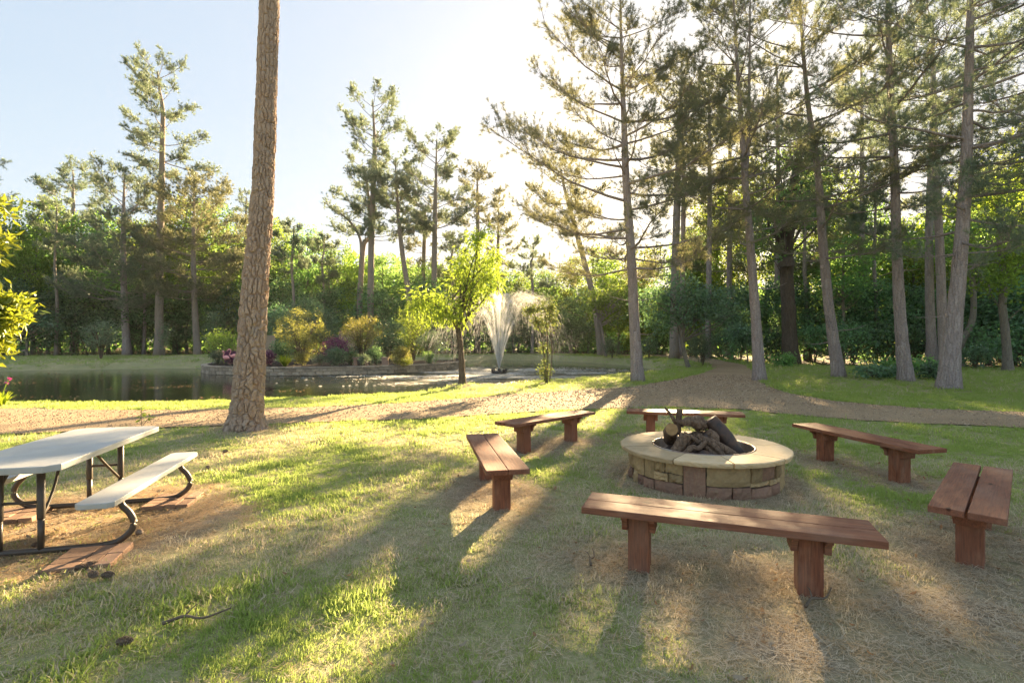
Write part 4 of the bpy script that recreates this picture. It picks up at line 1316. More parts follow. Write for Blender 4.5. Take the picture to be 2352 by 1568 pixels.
for key, u, vt, d, w in (('lime', 1725, 355, 50, 100), ('forest', 1800, 390, 46, 100), ('lime', 1905, 350, 44, 105), ('forest2', 1985, 430, 42, 110), ('forest', 2075, 470, 44, 110), ('lime2', 2150, 450, 40, 110), ('lime', 2240, 360, 38, 130), ('lime', 2340, 270, 36, 140), ('forest2', 2430, 330, 36, 140),
                         ('dark', 1760, 640, 38, 90), ('dark', 1860, 650, 36, 100), ('dark', 1960, 640, 34, 115), ('dark', 2050, 640, 34, 120), ('forest2', 1990, 560, 37, 110), ('dark', 2140, 650, 33, 120), ('lime2', 2100, 560, 36, 110), ('dark', 2240, 640, 32, 130), ('blue', 2330, 640, 30, 130), ('forest2', 2300, 520, 34, 130),
                         ('dark', 2420, 620, 29, 150), ('forest2', 1850, 560, 40, 100), ('forest2', 2200, 540, 37, 110)):
    place_tree(key, u, vt, d, w, 'broadleaf tree in the shaded forest behind the right-hand pines', GD)
for P in PROTO.values():
    if P[1] == 0:
        for ch in list(P[0].children): bpy.data.objects.remove(ch)
        bpy.data.objects.remove(P[0])


# slim stems showing in front of the leafy wall
for i, (u, vt, d, w, lab) in enumerate(((128, 470, 50, 7, 'slim dark pine stem between the pond tree and the airy bank shrub'), (330, 520, 53, 7, 'slim dark pine stem just left of the tallest bank pine'), (672, 520, 50, 7, 'slim pine stem rising behind the large vase-shaped shrub'), (742, 545, 54, 6, 'slim pine stem behind the plum shrub'),
                                        (1038, 540, 56, 7, 'slim pine stem seen through the willowy tree'), (1222, 560, 57, 7, 'slim pine stem behind the right fountain spray'), (1850, 420, 36, 10, 'slim pine stem between the burled oak and the leaning pine'), (2010, 430, 34, 9, 'slim pine stem left of the straight grey pine'), (2270, 400, 31, 10, 'slim pine stem right of the stout curved pine'))):
    hero_pine(lab, [(u, 822), (u + 3, 700), (u - 2, 610), (u + 2, vt + 30), (u + 3, vt)], (w, w * .9, w * .8, w * .5, 2), (vt + 110, vt), 16, ([0, .5, 1], [38, 45, 20]), 420 + i, d=d, bark='pine_bark' if i % 2 else 'pale_bark', w=.024, K=16, needle=.34)

# single trees of their own look
def own_tree(name, label, cat, base_uv, d, trunk_uv, wpx, lobes, n_cl, per, L, W, seed, group=None, stems=(), **kw):
    d = d or EYE * F_PX / (base_uv[1] - CY)
    x = at(base_uv[0], 0, d)[0]
    base = np.array((x, d, hz(x, d)))
    k = d / F_PX
    t = thing(name, label, cat, tuple(base), 0, group)
    tr = px_path([base_uv] + list(trunk_uv), d, base) if trunk_uv else None
    lb = [(tuple(at(u, v, d + dy) - base), (ru * k, (rd if rd else ru) * k, rv * k)) for u, v, dy, ru, rd, rv in lobes]
    st = [([at(u, v, d + dy) - base for u, v, dy in q], (w0 * k / 2, w1 * k / 2)) for q, w0, w1 in stems]
    leafy_parts(t, tr, [w * k / 2 for w in wpx] if wpx else None, lb, n_cl, per, L, W, seed, stems=st, **kw)
    return t


own_tree('willowy_tree', 'small yellow-green tree with drooping narrow leaves on the pond bank', 'tree', (1062, 890), 17.8, [(1061, 850), (1058, 800), (1053, 758)], (17, 14, 13, 12),
         [(1000, 705, 0, 54, 0, 34), (958, 690, .2, 30, 0, 22), (1040, 715, -.3, 40, 0, 30), (1085, 660, .2, 42, 0, 45), (1095, 600, 0, 50, 0, 45), (1095, 550, .1, 36, 0, 32), (1110, 530, 0, 18, 0, 14), (1125, 640, .3, 28, 0, 35), (1060, 640, .4, 25, 0, 30)],
         150, 34, .20, .046, 71, bark='oak_bark', mat='leaf_peach', cr=.34, droop=.75, flat=.8, shell=.2,
         stems=[([(1053, 760, 0), (1035, 730, -.1), (1000, 700, 0), (958, 680, .1)], 8, 2), ([(1055, 762, 0), (1075, 725, 0), (1085, 650, .1), (1098, 560, .1), (1106, 522, .1)], 9, 2), ([(1075, 725, 0), (1110, 690, .2), (1130, 650, .3)], 5, 2), ([(1054, 765, 0), (1045, 715, -.3), (1038, 690, -.3)], 5, 2)])
own_tree('crape_myrtle', 'thin young sapling with sparse dark red-tipped leaves in front of the fountain', 'sapling', (1256, 880), 19.7, None, None,
         [(1222, 710, 0, 22, 0, 10), (1230, 735, 0, 14, 0, 16), (1266, 722, 0, 14, 0, 36), (1250, 745, 0, 14, 0, 24), (1248, 700, 0, 8, 0, 12), (1248, 800, 0, 9, 0, 12), (1252, 850, 0, 12, 0, 26), (1265, 805, 0, 6, 0, 6)], 95, 24, .095, .055, 72, mat='leaf_crape', cr=.16, bark='twig', shell=.1, limb=False,
         stems=[([(1254, 880, 0), (1252, 840, 0), (1246, 780, 0), (1232, 735, 0), (1218, 705, 0)], 4, 1.2), ([(1257, 880, 0), (1258, 800, 0), (1255, 740, 0), (1248, 700, 0)], 4, 1.2), ([(1262, 880, 0), (1268, 810, 0), (1262, 740, 0), (1266, 695, 0)], 3, 1)])
own_tree('oak_tree', 'thick dark oak trunk with a swollen burl, between the path bend and leaning pine', 'oak tree', (1818, 845), 32, [(1813, 760), (1810, 690), (1806, 600), (1810, 500), (1825, 410), (1835, 350)], (36, 31, 30, 30, 26, 18, 8),
         [(1800, 480, 0, 80, 0, 45), (1860, 420, 0, 60, 0, 50), (1760, 560, 0, 50, 0, 35), (1830, 360, 0, 50, 0, 35)], 120, 34, .22, .13, 73, bark='oak_bark', mat='leaf_forest', cr=.7,
         stems=[([(1806, 590, 0), (1780, 540, 0), (1750, 520, 0)], 12, 3), ([(1812, 480, 0), (1790, 430, 0), (1770, 400, 0)], 10, 3), ([(1806, 612, -.5), (1806, 603, -.52), (1806, 592, -.5)], 38, 30)])
own_tree('mulberry_tree', 'small spreading broadleaf tree with a bent slim trunk beside the grey shrub', 'tree', (1582, 845), 30.8, [(1570, 800), (1562, 760), (1550, 710), (1540, 680)], (11, 9, 8, 6, 4),
         [(1500, 690, 0, 45, 0, 30), (1560, 670, 0, 55, 0, 32), (1620, 690, 0, 50, 0, 30), (1670, 720, .5, 35, 0, 25), (1590, 720, -.5, 50, 0, 22), (1520, 740, -.3, 35, 0, 18)], 130, 34, .20, .13, 74, mat='leaf_blue', cr=.6, droop=.2,
         stems=[([(1562, 760, 0), (1590, 715, 0), (1640, 690, 0)], 6, 2), ([(1566, 785, 0), (1577, 720, 0), (1572, 660, 0)], 6, 2)])
own_tree('sunlit_tree', 'slim bright yellow-green tree left of the full-crowned pine trunk', 'tree', (1392, 818), 46, [(1385, 770), (1378, 735)], (7, 6, 4),
         [(1400, 700, 0, 45, 0, 28), (1440, 680, 0, 40, 0, 30), (1370, 690, 0, 28, 0, 22)], 70, 32, .26, .17, 75, mat='leaf_lime', cr=.7, bark='pale_bark')
own_tree('crooked_tree', 'crooked grey-barked trunk curving through undergrowth behind the stout curved pine', 'tree', (2205, 838), 28, [(2208, 790), (2232, 740), (2236, 680), (2228, 600), (2226, 540)], (15, 14, 13, 11, 9, 5),
         [(2230, 560, 0, 90, 0, 60), (2290, 600, 0, 60, 0, 40)], 100, 34, .2, .13, 76, mat='leaf_forest', cr=.7, bark='grey_bark')
own_tree('mottled_tree', 'mottled grey crooked trunk near the right edge with low leafy boughs', 'tree', (2316, 862), 24.2, [(2312, 800), (2308, 750), (2302, 700), (2306, 640), (2296, 560), (2290, 480)], (20, 16, 16, 15, 13, 10, 4),
         [(2310, 560, 0, 90, 0, 60), (2260, 640, 0, 60, 0, 30), (2340, 680, -.6, 45, 0, 25), (2330, 470, 0, 80, 0, 60)], 150, 34, .18, .12, 77, mat='leaf_lime', cr=.6, bark='grey_bark')
own_tree('slender_tree', 'slender pale-ringed trunk in shade just right of the leaning pine', 'tree', (1937, 838), 33, [(1936, 790), (1938, 740), (1936, 660), (1940, 560)], (8, 8, 7, 6, 2),
         [(1930, 660, 0, 60, 0, 25), (1950, 590, 0, 55, 0, 40)], 70, 32, .22, .14, 78, mat='leaf_forest', cr=.6, bark='pale_bark')
own_tree('pond_tree', 'low dark leafy tree with pale stem on the far left bank', 'tree', (62, 822), 49, [(62, 780), (60, 745)], (6, 5, 4),
         [(60, 735, 0, 60, 0, 28), (110, 745, 0, 35, 0, 20), (30, 760, 0, 30, 0, 15)], 70, 32, .26, .15, 79, mat='leaf_blue', cr=.7, bark='pale_bark')
own_tree('young_tree', 'very small tree with drooping dark leaves at the path bend, left of the forked pine', 'tree', (1718, 840), 33.7, [(1716, 810), (1708, 785)], (4, 3, 2), [(1700, 765, 0, 26, 0, 22), (1712, 785, 0, 16, 0, 14)], 34, 30, .2, .13, 80, mat='leaf_blue', cr=.4, droop=.5)

# broad waxy bush entering at the left edge
own_tree('waxy_bush', 'bright yellow-green broad-leaved bush entering at the left edge', 'bush', (-75, 1060), 7.0, None, None,
         [(-20, 730, 0, 62, 60, 60), (20, 710, 0, 38, 36, 34), (30, 690, .1, 24, 20, 22), (-15, 560, .3, 26, 30, 40), (-10, 480, .3, 22, 30, 22), (-30, 790, 0, 40, 40, 36)], 120, 20, .125, .052, 81, mat='leaf_citrus', cr=.15, bark='twig', shell=.2, limb=False,
         stems=[([(-75, 1062, 0), (-60, 900, 0), (-30, 740, 0), (30, 690, 0)], 9, 2), ([(-75, 1062, 0), (-70, 800, .2), (-30, 600, .3), (-12, 480, .3)], 9, 2), ([(-75, 1062, 0), (-65, 900, 0), (-30, 800, 0), (0, 790, 0)], 7, 2)])


# shrubs -------------------------------------------------------------
def shrub(name, label, u, vb, d, wpx, hpx, mat, seed, n_cl=60, per=30, L=.11, W=.06, cr=.22, stems=5, z=None, group=None, bark='twig', lift=.05, shell=.7, fl=.8, cat='shrub'):
    x = at(u, 0, d)[0]
    k = d / F_PX
    w, h = wpx * k, hpx * k
    base = (x, d, hz(x, d) if z is None else z)
    t = thing(name, label, cat, base, 0, group)
    r = np.random.default_rng(seed)
    st = []
    for i in range(stems):
        a = i * 2.4
        st.append(([(math.cos(a) * .03, math.sin(a) * .03, -.05), (math.cos(a) * w * .2, math.sin(a) * w * .2, h * .4), (math.cos(a) * w * .55, math.sin(a) * w * .55, h * (.75 + .1 * r.random()))], (.012 + .008 * h, .005)))
    lobes = [((0, 0, h * (.5 + lift)), (w * .86, w * .86, h * .46 - lift * h * .4))]
    for i in range(4):
        a = r.uniform(0, 6.28)
        lobes.append(((math.cos(a) * w * .35, math.sin(a) * w * .35, h * r.uniform(.45, .72)), (w * .5, w * .5, h * .28)))
    leafy_parts(t, None, None, lobes, n_cl, per, L, W, seed, bark, mat, cr, stems=st, shell=shell, flat=fl)
    return t


BZ = BED_Z
shrub('vase_shrub', 'large vase-shaped shrub of olive twiggy foliage in the flower bed', 692, 826, 31.5, 66, 126, 'leaf_olive', 201, 150, 30, .10, .05, .28, 10, BZ, lift=.16)
shrub('vase_shrub', 'yellow-lit multi-stemmed shrub right of the plum-leaved shrub', 832, 828, 32.5, 52, 116, 'leaf_olive', 202, 120, 30, .10, .055, .28, 8, BZ, lift=.14)
shrub('plum_shrub', 'large plum-purple rounded shrub at the middle of the flower bed', 770, 832, 30.7, 34, 66, 'leaf_purple', 203, 100, 34, .10, .05, .22, 5, BZ)
shrub('plum_shrub', 'small plum-purple ball shrub just right of the massive pine trunk', 612, 838, 30.0, 19, 38, 'leaf_purple', 204, 50, 34, .08, .045, .16, 4, BZ)
shrub('plum_shrub', 'plum-purple shrub half hidden left of the massive pine trunk', 532, 832, 31.4, 20, 34, 'leaf_purple', 205, 46, 34, .08, .045, .18, 4, BZ)
shrub('round_shrub', 'dark green dense round shrub in front of the large plum shrub', 773, 842, 29.8, 27, 41, 'leaf_blue', 206, 90, 34, .09, .04, .17, 4, BZ, lift=0)
shrub('round_shrub', 'dark evergreen shrub behind, under the vase-shaped shrub', 650, 828, 33, 32, 52, 'leaf_dark', 207, 80, 34, .10, .05, .25, 4, BZ)
shrub('round_shrub', 'small yellowish shrub right of the strappy lime clump', 693, 838, 30.0, 19, 32, 'leaf_olive', 208, 40, 30, .08, .045, .16, 4, BZ)
shrub('round_shrub', 'clipped olive dome shrub near the right end of the flower bed', 919, 836, 31.2, 27, 43, 'leaf_olive', 209, 80, 34, .08, .04, .18, 4, BZ, lift=0)
shrub('round_shrub', 'small dark bronze shrub beside the pale stone pedestal', 862, 834, 31.8, 22, 40, 'leaf_dark', 210, 55, 30, .09, .05, .18, 4, BZ)
shrub('round_shrub', 'thin grey-green shrub in front of the pink stone bench', 837, 840, 30.2, 12, 28, 'leaf_sage', 211, 26, 26, .08, .04, .14, 3, BZ)
shrub('round_shrub', 'low sparse grey shrub between lime clump and dark round shrub', 733, 840, 30.1, 22, 28, 'leaf_sage', 212, 30, 26, .08, .04, .15, 4, BZ)
shrub('low_shrub', 'low bright green feathery mound at the wall edge right of the bench', 926, 842, 30.7, 26, 16, 'leaf_lime', 213, 40, 30, .08, .03, .15, 4, BZ, lift=0)
shrub('low_shrub', 'small green mound at the far right end of the bed', 985, 840, 33, 20, 28, 'leaf_forest', 214, 36, 30, .08, .04, .16, 4, BZ)
shrub('round_shrub', 'dark bush right of the plum shrub, left of the pink bench', 806, 836, 31, 16, 40, 'leaf_dark', 215, 40, 30, .08, .045, .17, 4, BZ)
shrub('tall_shrub', 'fresh green shrub left of the massive trunk at the bed end', 515, 826, 33.5, 42, 80, 'leaf_lime', 216, 80, 30, .13, .06, .32, 5, BZ)
shrub('tall_shrub', 'sage-green shrub before the fresh green one at the bed end', 500, 838, 31.8, 18, 34, 'leaf_sage', 217, 36, 30, .09, .05, .2, 4, BZ)
shrub('tall_shrub', 'tall dark green shrub at the right rear of the flower bed', 893, 828, 36, 42, 100, 'leaf_blue', 218, 110, 32, .14, .07, .38, 6, BZ)
shrub('tall_shrub', 'tall yellow-green shrub behind the willowy tree', 950, 828, 38, 46, 130, 'leaf_lime', 219, 110, 32, .15, .07, .42, 6, BZ)
shrub('tall_shrub', 'grey-green tall shrub seen through the left fountain spray', 985, 830, 37, 34, 72, 'leaf_sage', 220, 80, 30, .13, .06, .34, 5, BZ)
shrub('tall_shrub', 'glossy dark green tree-like shrub right of the massive trunk, rear of bed', 628, 822, 42, 55, 130, 'leaf_blue', 221, 130, 32, .18, .09, .5, 5)
shrub('tall_shrub', 'glossy dark green tree-like shrub behind the large vase-shaped shrub', 730, 822, 43, 52, 120, 'leaf_blue', 222, 120, 32, .18, .09, .5, 5)
shrub('bank_shrub', 'airy sage shrub at the water edge of the far left bank', 232, 830, 41, 44, 95, 'leaf_sage', 223, 90, 26, .15, .06, .36, 10, lift=.1, shell=.5)
shrub('narrow_shrub', 'narrow dark conical shrub right of the round-topped bank pine', 488, 818, 44, 18, 100, 'leaf_blue', 224, 60, 30, .15, .06, .3, 4)
shrub('bank_sapling', 'white-stemmed sapling at the foot of the tallest pine', 377, 819, 48, 18, 72, 'leaf_sage', 225, 26, 22, .16, .09, .3, 3, bark='pale_bark', lift=.25, shell=.3)
shrub('grey_shrub', 'grey-leaved twiggy round shrub beside the path bend', 1614, 841, 32.5, 33, 76, 'leaf_sage', 226, 100, 28, .11, .05, .3, 9, lift=.08)
shrub('grey_shrub', 'small grey twiggy shrub on the far shore left of the full-crowned pine', 1406, 822, 44, 22, 42, 'leaf_sage', 227, 40, 26, .14, .06, .3, 6)
shrub('grey_shrub', 'grey twiggy shrub just right of the full-crowned pine trunk', 1490, 826, 42, 20, 52, 'leaf_sage', 228, 44, 26, .14, .06, .3, 6)
GU = 'undergrowth bushes at the foot of the right-hand pines'
for i, (u, vb, d, w, h) in enumerate(((2010, 878, 20.5, 50, 30), (2110, 872, 21.5, 48, 44), (2150, 880, 20.0, 32, 34), (2045, 872, 21.6, 30, 34), (2240, 855, 26, 34, 60), (1800, 850, 28.5, 32, 30))):
    shrub('undergrowth_bush', ['low weed bush left of the straight grey pine foot', 'leafy weed bush between the straight grey pine and the pine pair', 'leafy weed bush at the foot of the pine pair', 'small weed bush touching the straight grey pine foot', 'tall weed bush right of the stout curved pine', 'low bush at the foot of the burled oak'][i], u, vb, d, w, h, 'leaf_forest' if i % 2 else 'leaf_blue', 240 + i, 46, 20, .13, .075, .24, 6, group=GU, cat='bush')
GF = 'dark bushes along the forest edge'
for i, (u, d, w, h) in enumerate(((90, 50, 60, 70), (200, 52, 60, 70), (320, 54, 55, 60), (410, 54, 50, 60), (660, 47, 50, 60), (800, 49, 55, 60), (920, 50, 55, 60), (1040, 54, 60, 60), (1320, 55, 60, 70), (1440, 52, 60, 70), (1520, 49, 55, 70), (1660, 40, 60, 90), (1700, 36, 50, 80),
                                  (1780, 34, 50, 80), (1870, 33, 60, 90), (1960, 31, 70, 100), (2030, 31, 70, 100), (2110, 30, 60, 100), (2260, 28, 80, 110), (2350, 27, 80, 110), (2440, 27, 90, 110), (1230, 58, 60, 60), (1150, 58, 60, 60))):
    lu, lname = min(LANDMARKS, key=lambda q: abs(q[0] - u))
    shrub('edge_bush', 'dark understory bush at the forest edge %s %s' % ('behind' if abs(lu - u) < 16 else ('left of' if u < lu else 'right of'), lname), u, 0, d, w, h, 'leaf_dark', 270 + i, 60, 24, .20, .11, .5, 4, group=GF, cat='bush', lift=0)

# forest mass far behind, reads as one dark green wall
rng = np.random.default_rng(77)
n = 52000
fx = rng.uniform(-75, 75, n); fy = rng.uniform(66, 84, n)
top = np.interp(fx, [-75, -40, -20, -5, 5, 14, 30, 75], [15, 14, 12, 11, 8.0, 7.5, 8.5, 10]) * (.75 + .5 * fbm(fx, fy, 7, 41))
fz = rng.random(n) ** .8 * top
keep = fbm(fx * 1.0, fz * 1.0 + fy * .3, 2.2, 44) > .36
V, F = leaf_quads(np.stack([fx, fy, fz], -1)[keep], rng.normal(size=(keep.sum(), 3)), .95, .6, rng)
tag(obj('far_forest', Geo().add(V, F).mesh('far_forest', M['leaf_forest'])), 'far forest reading as one green mass behind all the trees', 'forest', kind='stuff')
# right flank of the wood, outside and along the right edge
n = 16000
fx = rng.uniform(30, 62, n); fy = rng.uniform(14, 60, n)
fz = rng.random(n) ** .9 * (6 + 4 * fbm(fx, fy, 6, 46))
keep = (fbm(fx + fz * .5, fy + fz, 2.4, 47) > .45) & (fx > fy * .62 + 12)
V, F = leaf_quads(np.stack([fx, fy, fz], -1)[keep], rng.normal(size=(keep.sum(), 3)), .7, .42, rng)
tag(obj('side_forest', Geo().add(V, F).mesh('side_forest', M['leaf_dark'])), 'shaded wood continuing past the right edge as one mass', 'forest', kind='stuff')

# ------------------------------------------------------------------ strappy plants and small plants
def blades(P0, A, L, w, rng, droop=.6, seg=4):
    """long arching ribbon leaves"""
    n = len(P0)
    A = norm(A)
    side = norm(np.cross(A, np.array((0, 0, 1.0))) + 1e-6)
    L = np.broadcast_to(L, (n,))[:, None]
    rows = []
    for s in range(seg + 1):
        f = s / seg
        c = P0 + A * L * f + np.array((0, 0, -1.0)) * L * droop * f * f
        ww = w * (1 - f) ** .6 if s < seg else .0005
        rows.append(np.stack([c - side * ww, c + side * ww], 1))
    V = np.stack(rows, 1).reshape(-1, 3)
    F = []
    k = (seg + 1) * 2
    base = np.arange(n)[:, None] * k
    Q = np.concatenate([np.stack([base[:, 0] + 2 * s, base[:, 0] + 2 * s + 1, base[:, 0] + 2 * s + 3, base[:, 0] + 2 * s + 2], -1) for s in range(seg)])
    return V, Q


def strap_plant(label, x, y, z, n, L, w, mat, seed, name='strappy_plant', flowers=0, lean=1.0):
    r = np.random.default_rng(seed)
    t = thing(name, label, 'plant', (x, y, z))
    a = r.uniform(0, 6.28, n)
    tilt = r.uniform(.15, .9, n) * lean
    A = np.stack([np.cos(a) * tilt, np.sin(a) * tilt, np.ones(n)], -1)
    P0 = np.stack([np.cos(a) * .08 * r.random(n), np.sin(a) * .08 * r.random(n), np.zeros(n)], -1)
    obj('leaf_clump', Geo().add(*blades(P0, A, L * r.uniform(.6, 1.1, n), w, r, .45)).mesh('leaf_clump', M[mat]), t)
    for i in range(flowers):
        top = np.array(((.22, .0, L * .9), (.10, .05, L * .75), (-.15, .05, L * .85))[i])
        st = obj('flower_stalk', Geo().add(*tube(spline(np.array([(0, 0, 0), top * .5 * (.6, .6, 1.05), top]), 8), .006, 5)).mesh('flower_stalk', M[mat], True), t)
        q = norm(r.normal(size=(26, 3))) * (1, 1, .5)
        obj('flower', Geo().add(*leaf_quads(np.repeat(top[None], 26, 0), q, .055, .022, r)).mesh('flower', M['petal']), st)
    return t


M['strap'] = leaf_mat('strap_leaf', (0.15, 0.23, 0.025), (0.50, 0.58, 0.03), .5, .05, .25)
strap_plant('spiky lime-green strappy clump in the flower bed near the massive trunk', *at(655, 0, 29.7)[:2], BZ, 170, 1.35, .026, 'strap', 301)
strap_plant('strappy plant with magenta flowers at the left edge beside the pond', *at(2, 0, 12.9)[:2], hz(at(2, 0, 12.9)[0], 12.9), 60, .75, .016, 'strap', 302, flowers=2)
r = np.random.default_rng(8)
t = thing('seedling', 'leafy yellow-green seedling sprouting at the path edge behind the picnic table', 'seedling', (*at(328, 0, 9.2)[:2], hz(at(328, 0, 9.2)[0], 9.2)))
g = Geo().add(*tube(spline(np.array([(0, 0, 0), (-.03, 0, .2), (-.02, 0, .42)]), 6), .005, 5)).add(*tube(spline(np.array([(0, 0, .1), (.1, 0, .22), (.16, 0, .26)]), 6), .004, 5))
obj('stem', g.mesh('stem', M['twig'], True), t)
P = np.array([(-.03, 0, .2 + .03 * i) for i in range(8)] * 3 + [(.05 + .02 * i, 0, .18 + .015 * i) for i in range(6)] * 2)
A = r.normal(size=(len(P), 3)) * (1, 1, .5)
obj('leaf_clump', Geo().add(*leaf_quads(P, A, .11, .028, r)).mesh('leaf_clump', M['leaf_peach']), t)

# ------------------------------------------------------------------ fountain
def spray_mat(name, alpha):
    t = NT(name)
    d = t.n('ShaderNodeBsdfDiffuse'); d.inputs['Color'].default_value = (.85, .87, .88, 1)
    tr = t.n('ShaderNodeBsdfTranslucent'); tr.inputs['Color'].default_value = (.92, .92, .90, 1)
    m1 = t.n('ShaderNodeMixShader'); m1.inputs[0].default_value = .6
    t.l(d.outputs[0], m1.inputs[1]); t.l(tr.outputs[0], m1.inputs[2])
    tp = t.n('ShaderNodeBsdfTransparent')
    m2 = t.n('ShaderNodeMixShader'); m2.inputs[0].default_value = alpha
    t.l(tp.outputs[0], m2.inputs[1]); t.l(m1.outputs[0], m2.inputs[2])
    t.l(m2.outputs[0], t.out.inputs['Surface'])
    return t.m


M['spray'] = spray_mat('water_spray', .25)
M['jet'] = spray_mat('water_jet', .38)
fo = thing('fountain', 'floating pond fountain throwing tall and arching white water jets', 'fountain', (*FOUNTAIN, WATER_Z))
obj('float', Geo().add(*lathe([(.001, .02), (.42, .03), (.50, .09), (.42, .14), (.001, .16)], 20)).mesh('float', M['black'], True), fo)
obj('nozzle', Geo().add(*lathe([(.001, .14), (.10, .14), (.08, .30), (.001, .32)], 12)).mesh('nozzle', M['black'], True), fo)
for a in (0.4, 2.5, 3.6, 5.4):
    obj('spotlight', box_mesh('spotlight', .14, .12, .16, M['black'], .02), fo, (math.cos(a) * .42, math.sin(a) * .42, .2), (0, .3, a))
rng = np.random.default_rng(55)


def drops(P, Vv, Ls, Ws):
    """little spindles of water along their line of flight"""
    n = len(P)
    T = norm(Vv); S = norm(np.cross(T, norm(rng.normal(size=(n, 3))))); B = np.cross(T, S)
    Ls, Ws = Ls[:, None], Ws[:, None]
    V = np.stack([P - T * Ls, P + S * Ws, P - .5 * S * Ws + .87 * B * Ws, P - .5 * S * Ws - .87 * B * Ws, P + T * Ls], 1).reshape(-1, 3)
    b = np.arange(n)[:, None] * 5
    F = np.concatenate([b + np.array(f) for f in ((0, 2, 1), (0, 3, 2), (0, 1, 3), (4, 1, 2), (4, 2, 3), (4, 3, 1))])
    return V, F


def jet(az, vr, h, n, spread, n0=.0, tmax=1.0, core=True, wmul=1.0):
    vz = math.sqrt(2 * 9.81 * h)
    T = 2 * vz / 9.81
    hd = np.array((math.cos(az), math.sin(az), 0))
    t = T * tmax * rng.random(n) ** .85
    jit = rng.normal(size=(n, 3)) * spread
    v0 = hd * vr + np.array((0, 0, vz)) + jit * np.array((1, 1, .55))
    P = v0 * t[:, None] + np.array((0, 0, -4.905)) * (t * t)[:, None] + np.array((0, 0, .3))
    Vv = v0 + np.array((0, 0, -9.81)) * t[:, None]
    ok = P[:, 2] > .0
    sp = np.linalg.norm(Vv, axis=1)
    G = Geo().add(*drops(P[ok], Vv[ok], (.05 + .030 * sp * rng.uniform(.4, 1.4, n))[ok], (rng.uniform(.004, .009, n) * wmul)[ok]))
    if core:
        tt = np.linspace(0, T * .22, 12)[:, None]
        c = (hd * vr + np.array((0, 0, vz))) * tt + np.array((0, 0, -4.905)) * tt * tt + np.array((0, 0, .3))
        G.add(*tube(c, np.linspace(.042, .010, 12), 6))
    o = obj('jet', G.mesh('jet', M['jet']), fo)
    o['kind'] = 'stuff'


for i in range(9):
    a = i * math.tau / 9 + .35
    jet(a, rng.uniform(.7, 1.5), 3.9 + rng.uniform(-.6, .5), 420, .20, tmax=.82, wmul=.42)
for a, vr in ((.15, 2.0), (-.25, 2.3), (.5, 1.8), (2.9, 1.9), (3.3, 2.2), (3.7, 1.8), (-.7, 2.0)):
    jet(a, vr, 4.3 + rng.uniform(-.2, .2), 620, .24, tmax=.97, wmul=.42)
for vr, a, h in ((.12, .5, 5.0), (.35, 2.6, 4.5), (.45, .2, 4.4), (.3, 4.4, 4.1), (.7, 3.3, 3.9), (.75, -.1, 4.0), (.55, 1.6, 4.3)):
    jet(a, vr, h, 700, .09, tmax=.62, wmul=.6)
# fine falling spray
n = 2600
a = rng.uniform(0, math.tau, n); rad = np.abs(rng.normal(1.8, 1.2, n))
P = np.stack([np.cos(a) * rad, np.sin(a) * rad, rng.random(n) ** 1.2 * np.clip(4.0 - (abs(rad) - 1.6) ** 2 * .6, .3, 4.2)], -1)
Vv = np.stack([np.cos(a) * 2.0, np.sin(a) * 2.0, np.full(n, -6.5)], -1)
o = obj('falling_spray', Geo().add(*drops(P, Vv, rng.uniform(.04, .16, n), rng.uniform(.002, .005, n))).mesh('falling_spray', M['spray']), fo)
o['kind'] = 'stuff'

# white flecks: foam where the water lands, plus painted sky glints on ripples
n = 16000
a = rng.uniform(0, math.tau, n); rad = np.abs(rng.normal(4.0, 2.2, n))
fx_, fy_ = FOUNTAIN[0] + np.cos(a) * rad * 1.25, FOUNTAIN[1] + np.sin(a) * rad
ok = (pond_sd(fx_, fy_) < -.3) & (fbm(fx_ * .5, fy_ * 1.4, 1.3, 91) > .46)
fx_, fy_ = fx_[ok], fy_[ok]
V, F = drops(np.stack([fx_, fy_, np.full(len(fx_), WATER_Z + .006)], -1), np.stack([np.ones(len(fx_)), rng.normal(0, .25, len(fx_)), np.zeros(len(fx_))], -1), rng.uniform(.02, .11, len(fx_)), rng.uniform(.006, .016, len(fx_)))
tag(obj('foam_and_glints', Geo().add(V, F).mesh('foam_and_glints', M['jet'])), 'white foam flecks and painted sky glints on the water round the fountain', 'foam', kind='stuff')

# ------------------------------------------------------------------ flower-bed ornaments
def flamingo(label, x, y, z, rz, s=1.0):
    t = thing('garden_flamingo', label, 'garden ornament', (x, y, z), rz, 'pink flamingo ornaments')
    t.scale = (s, s, s)
    pts = np.array([(-.30, 0, .40), (-.20, 0, .43), (-.08, 0, .45), (.06, 0, .45), (.16, 0, .44), (.24, 0, .46), (.29, 0, .54), (.25, 0, .63), (.22, 0, .72), (.27, 0, .79), (.34, 0, .78), (.39, 0, .74), (.40, 0, .69)])
    rad = [.01, .05, .105, .12, .085, .045, .03, .026, .026, .034, .036, .02, .006]
    P = spline(pts, 36); R = np.interp(np.linspace(0, 1, 36), np.linspace(0, 1, 13), rad)
    obj('body', Geo().add(*tube(P, R, 12)).mesh('body', M['pink'], True), t)
    for sgn in (-1, 1):
        obj('leg', Geo().add(*tube([(0, sgn * .03, -.05), (0, sgn * .03, .38)], .008, 6)).mesh('leg', M['black']), t)


flamingo('pink plastic flamingo bending low, the left of the two', *at(520, 0, 30.2)[:2], BZ, 2.6, 1.1)
flamingo('pink plastic flamingo facing left, closer to the massive trunk', *at(541, 0, 30.6)[:2], BZ + .06, 3.3, 1.15)

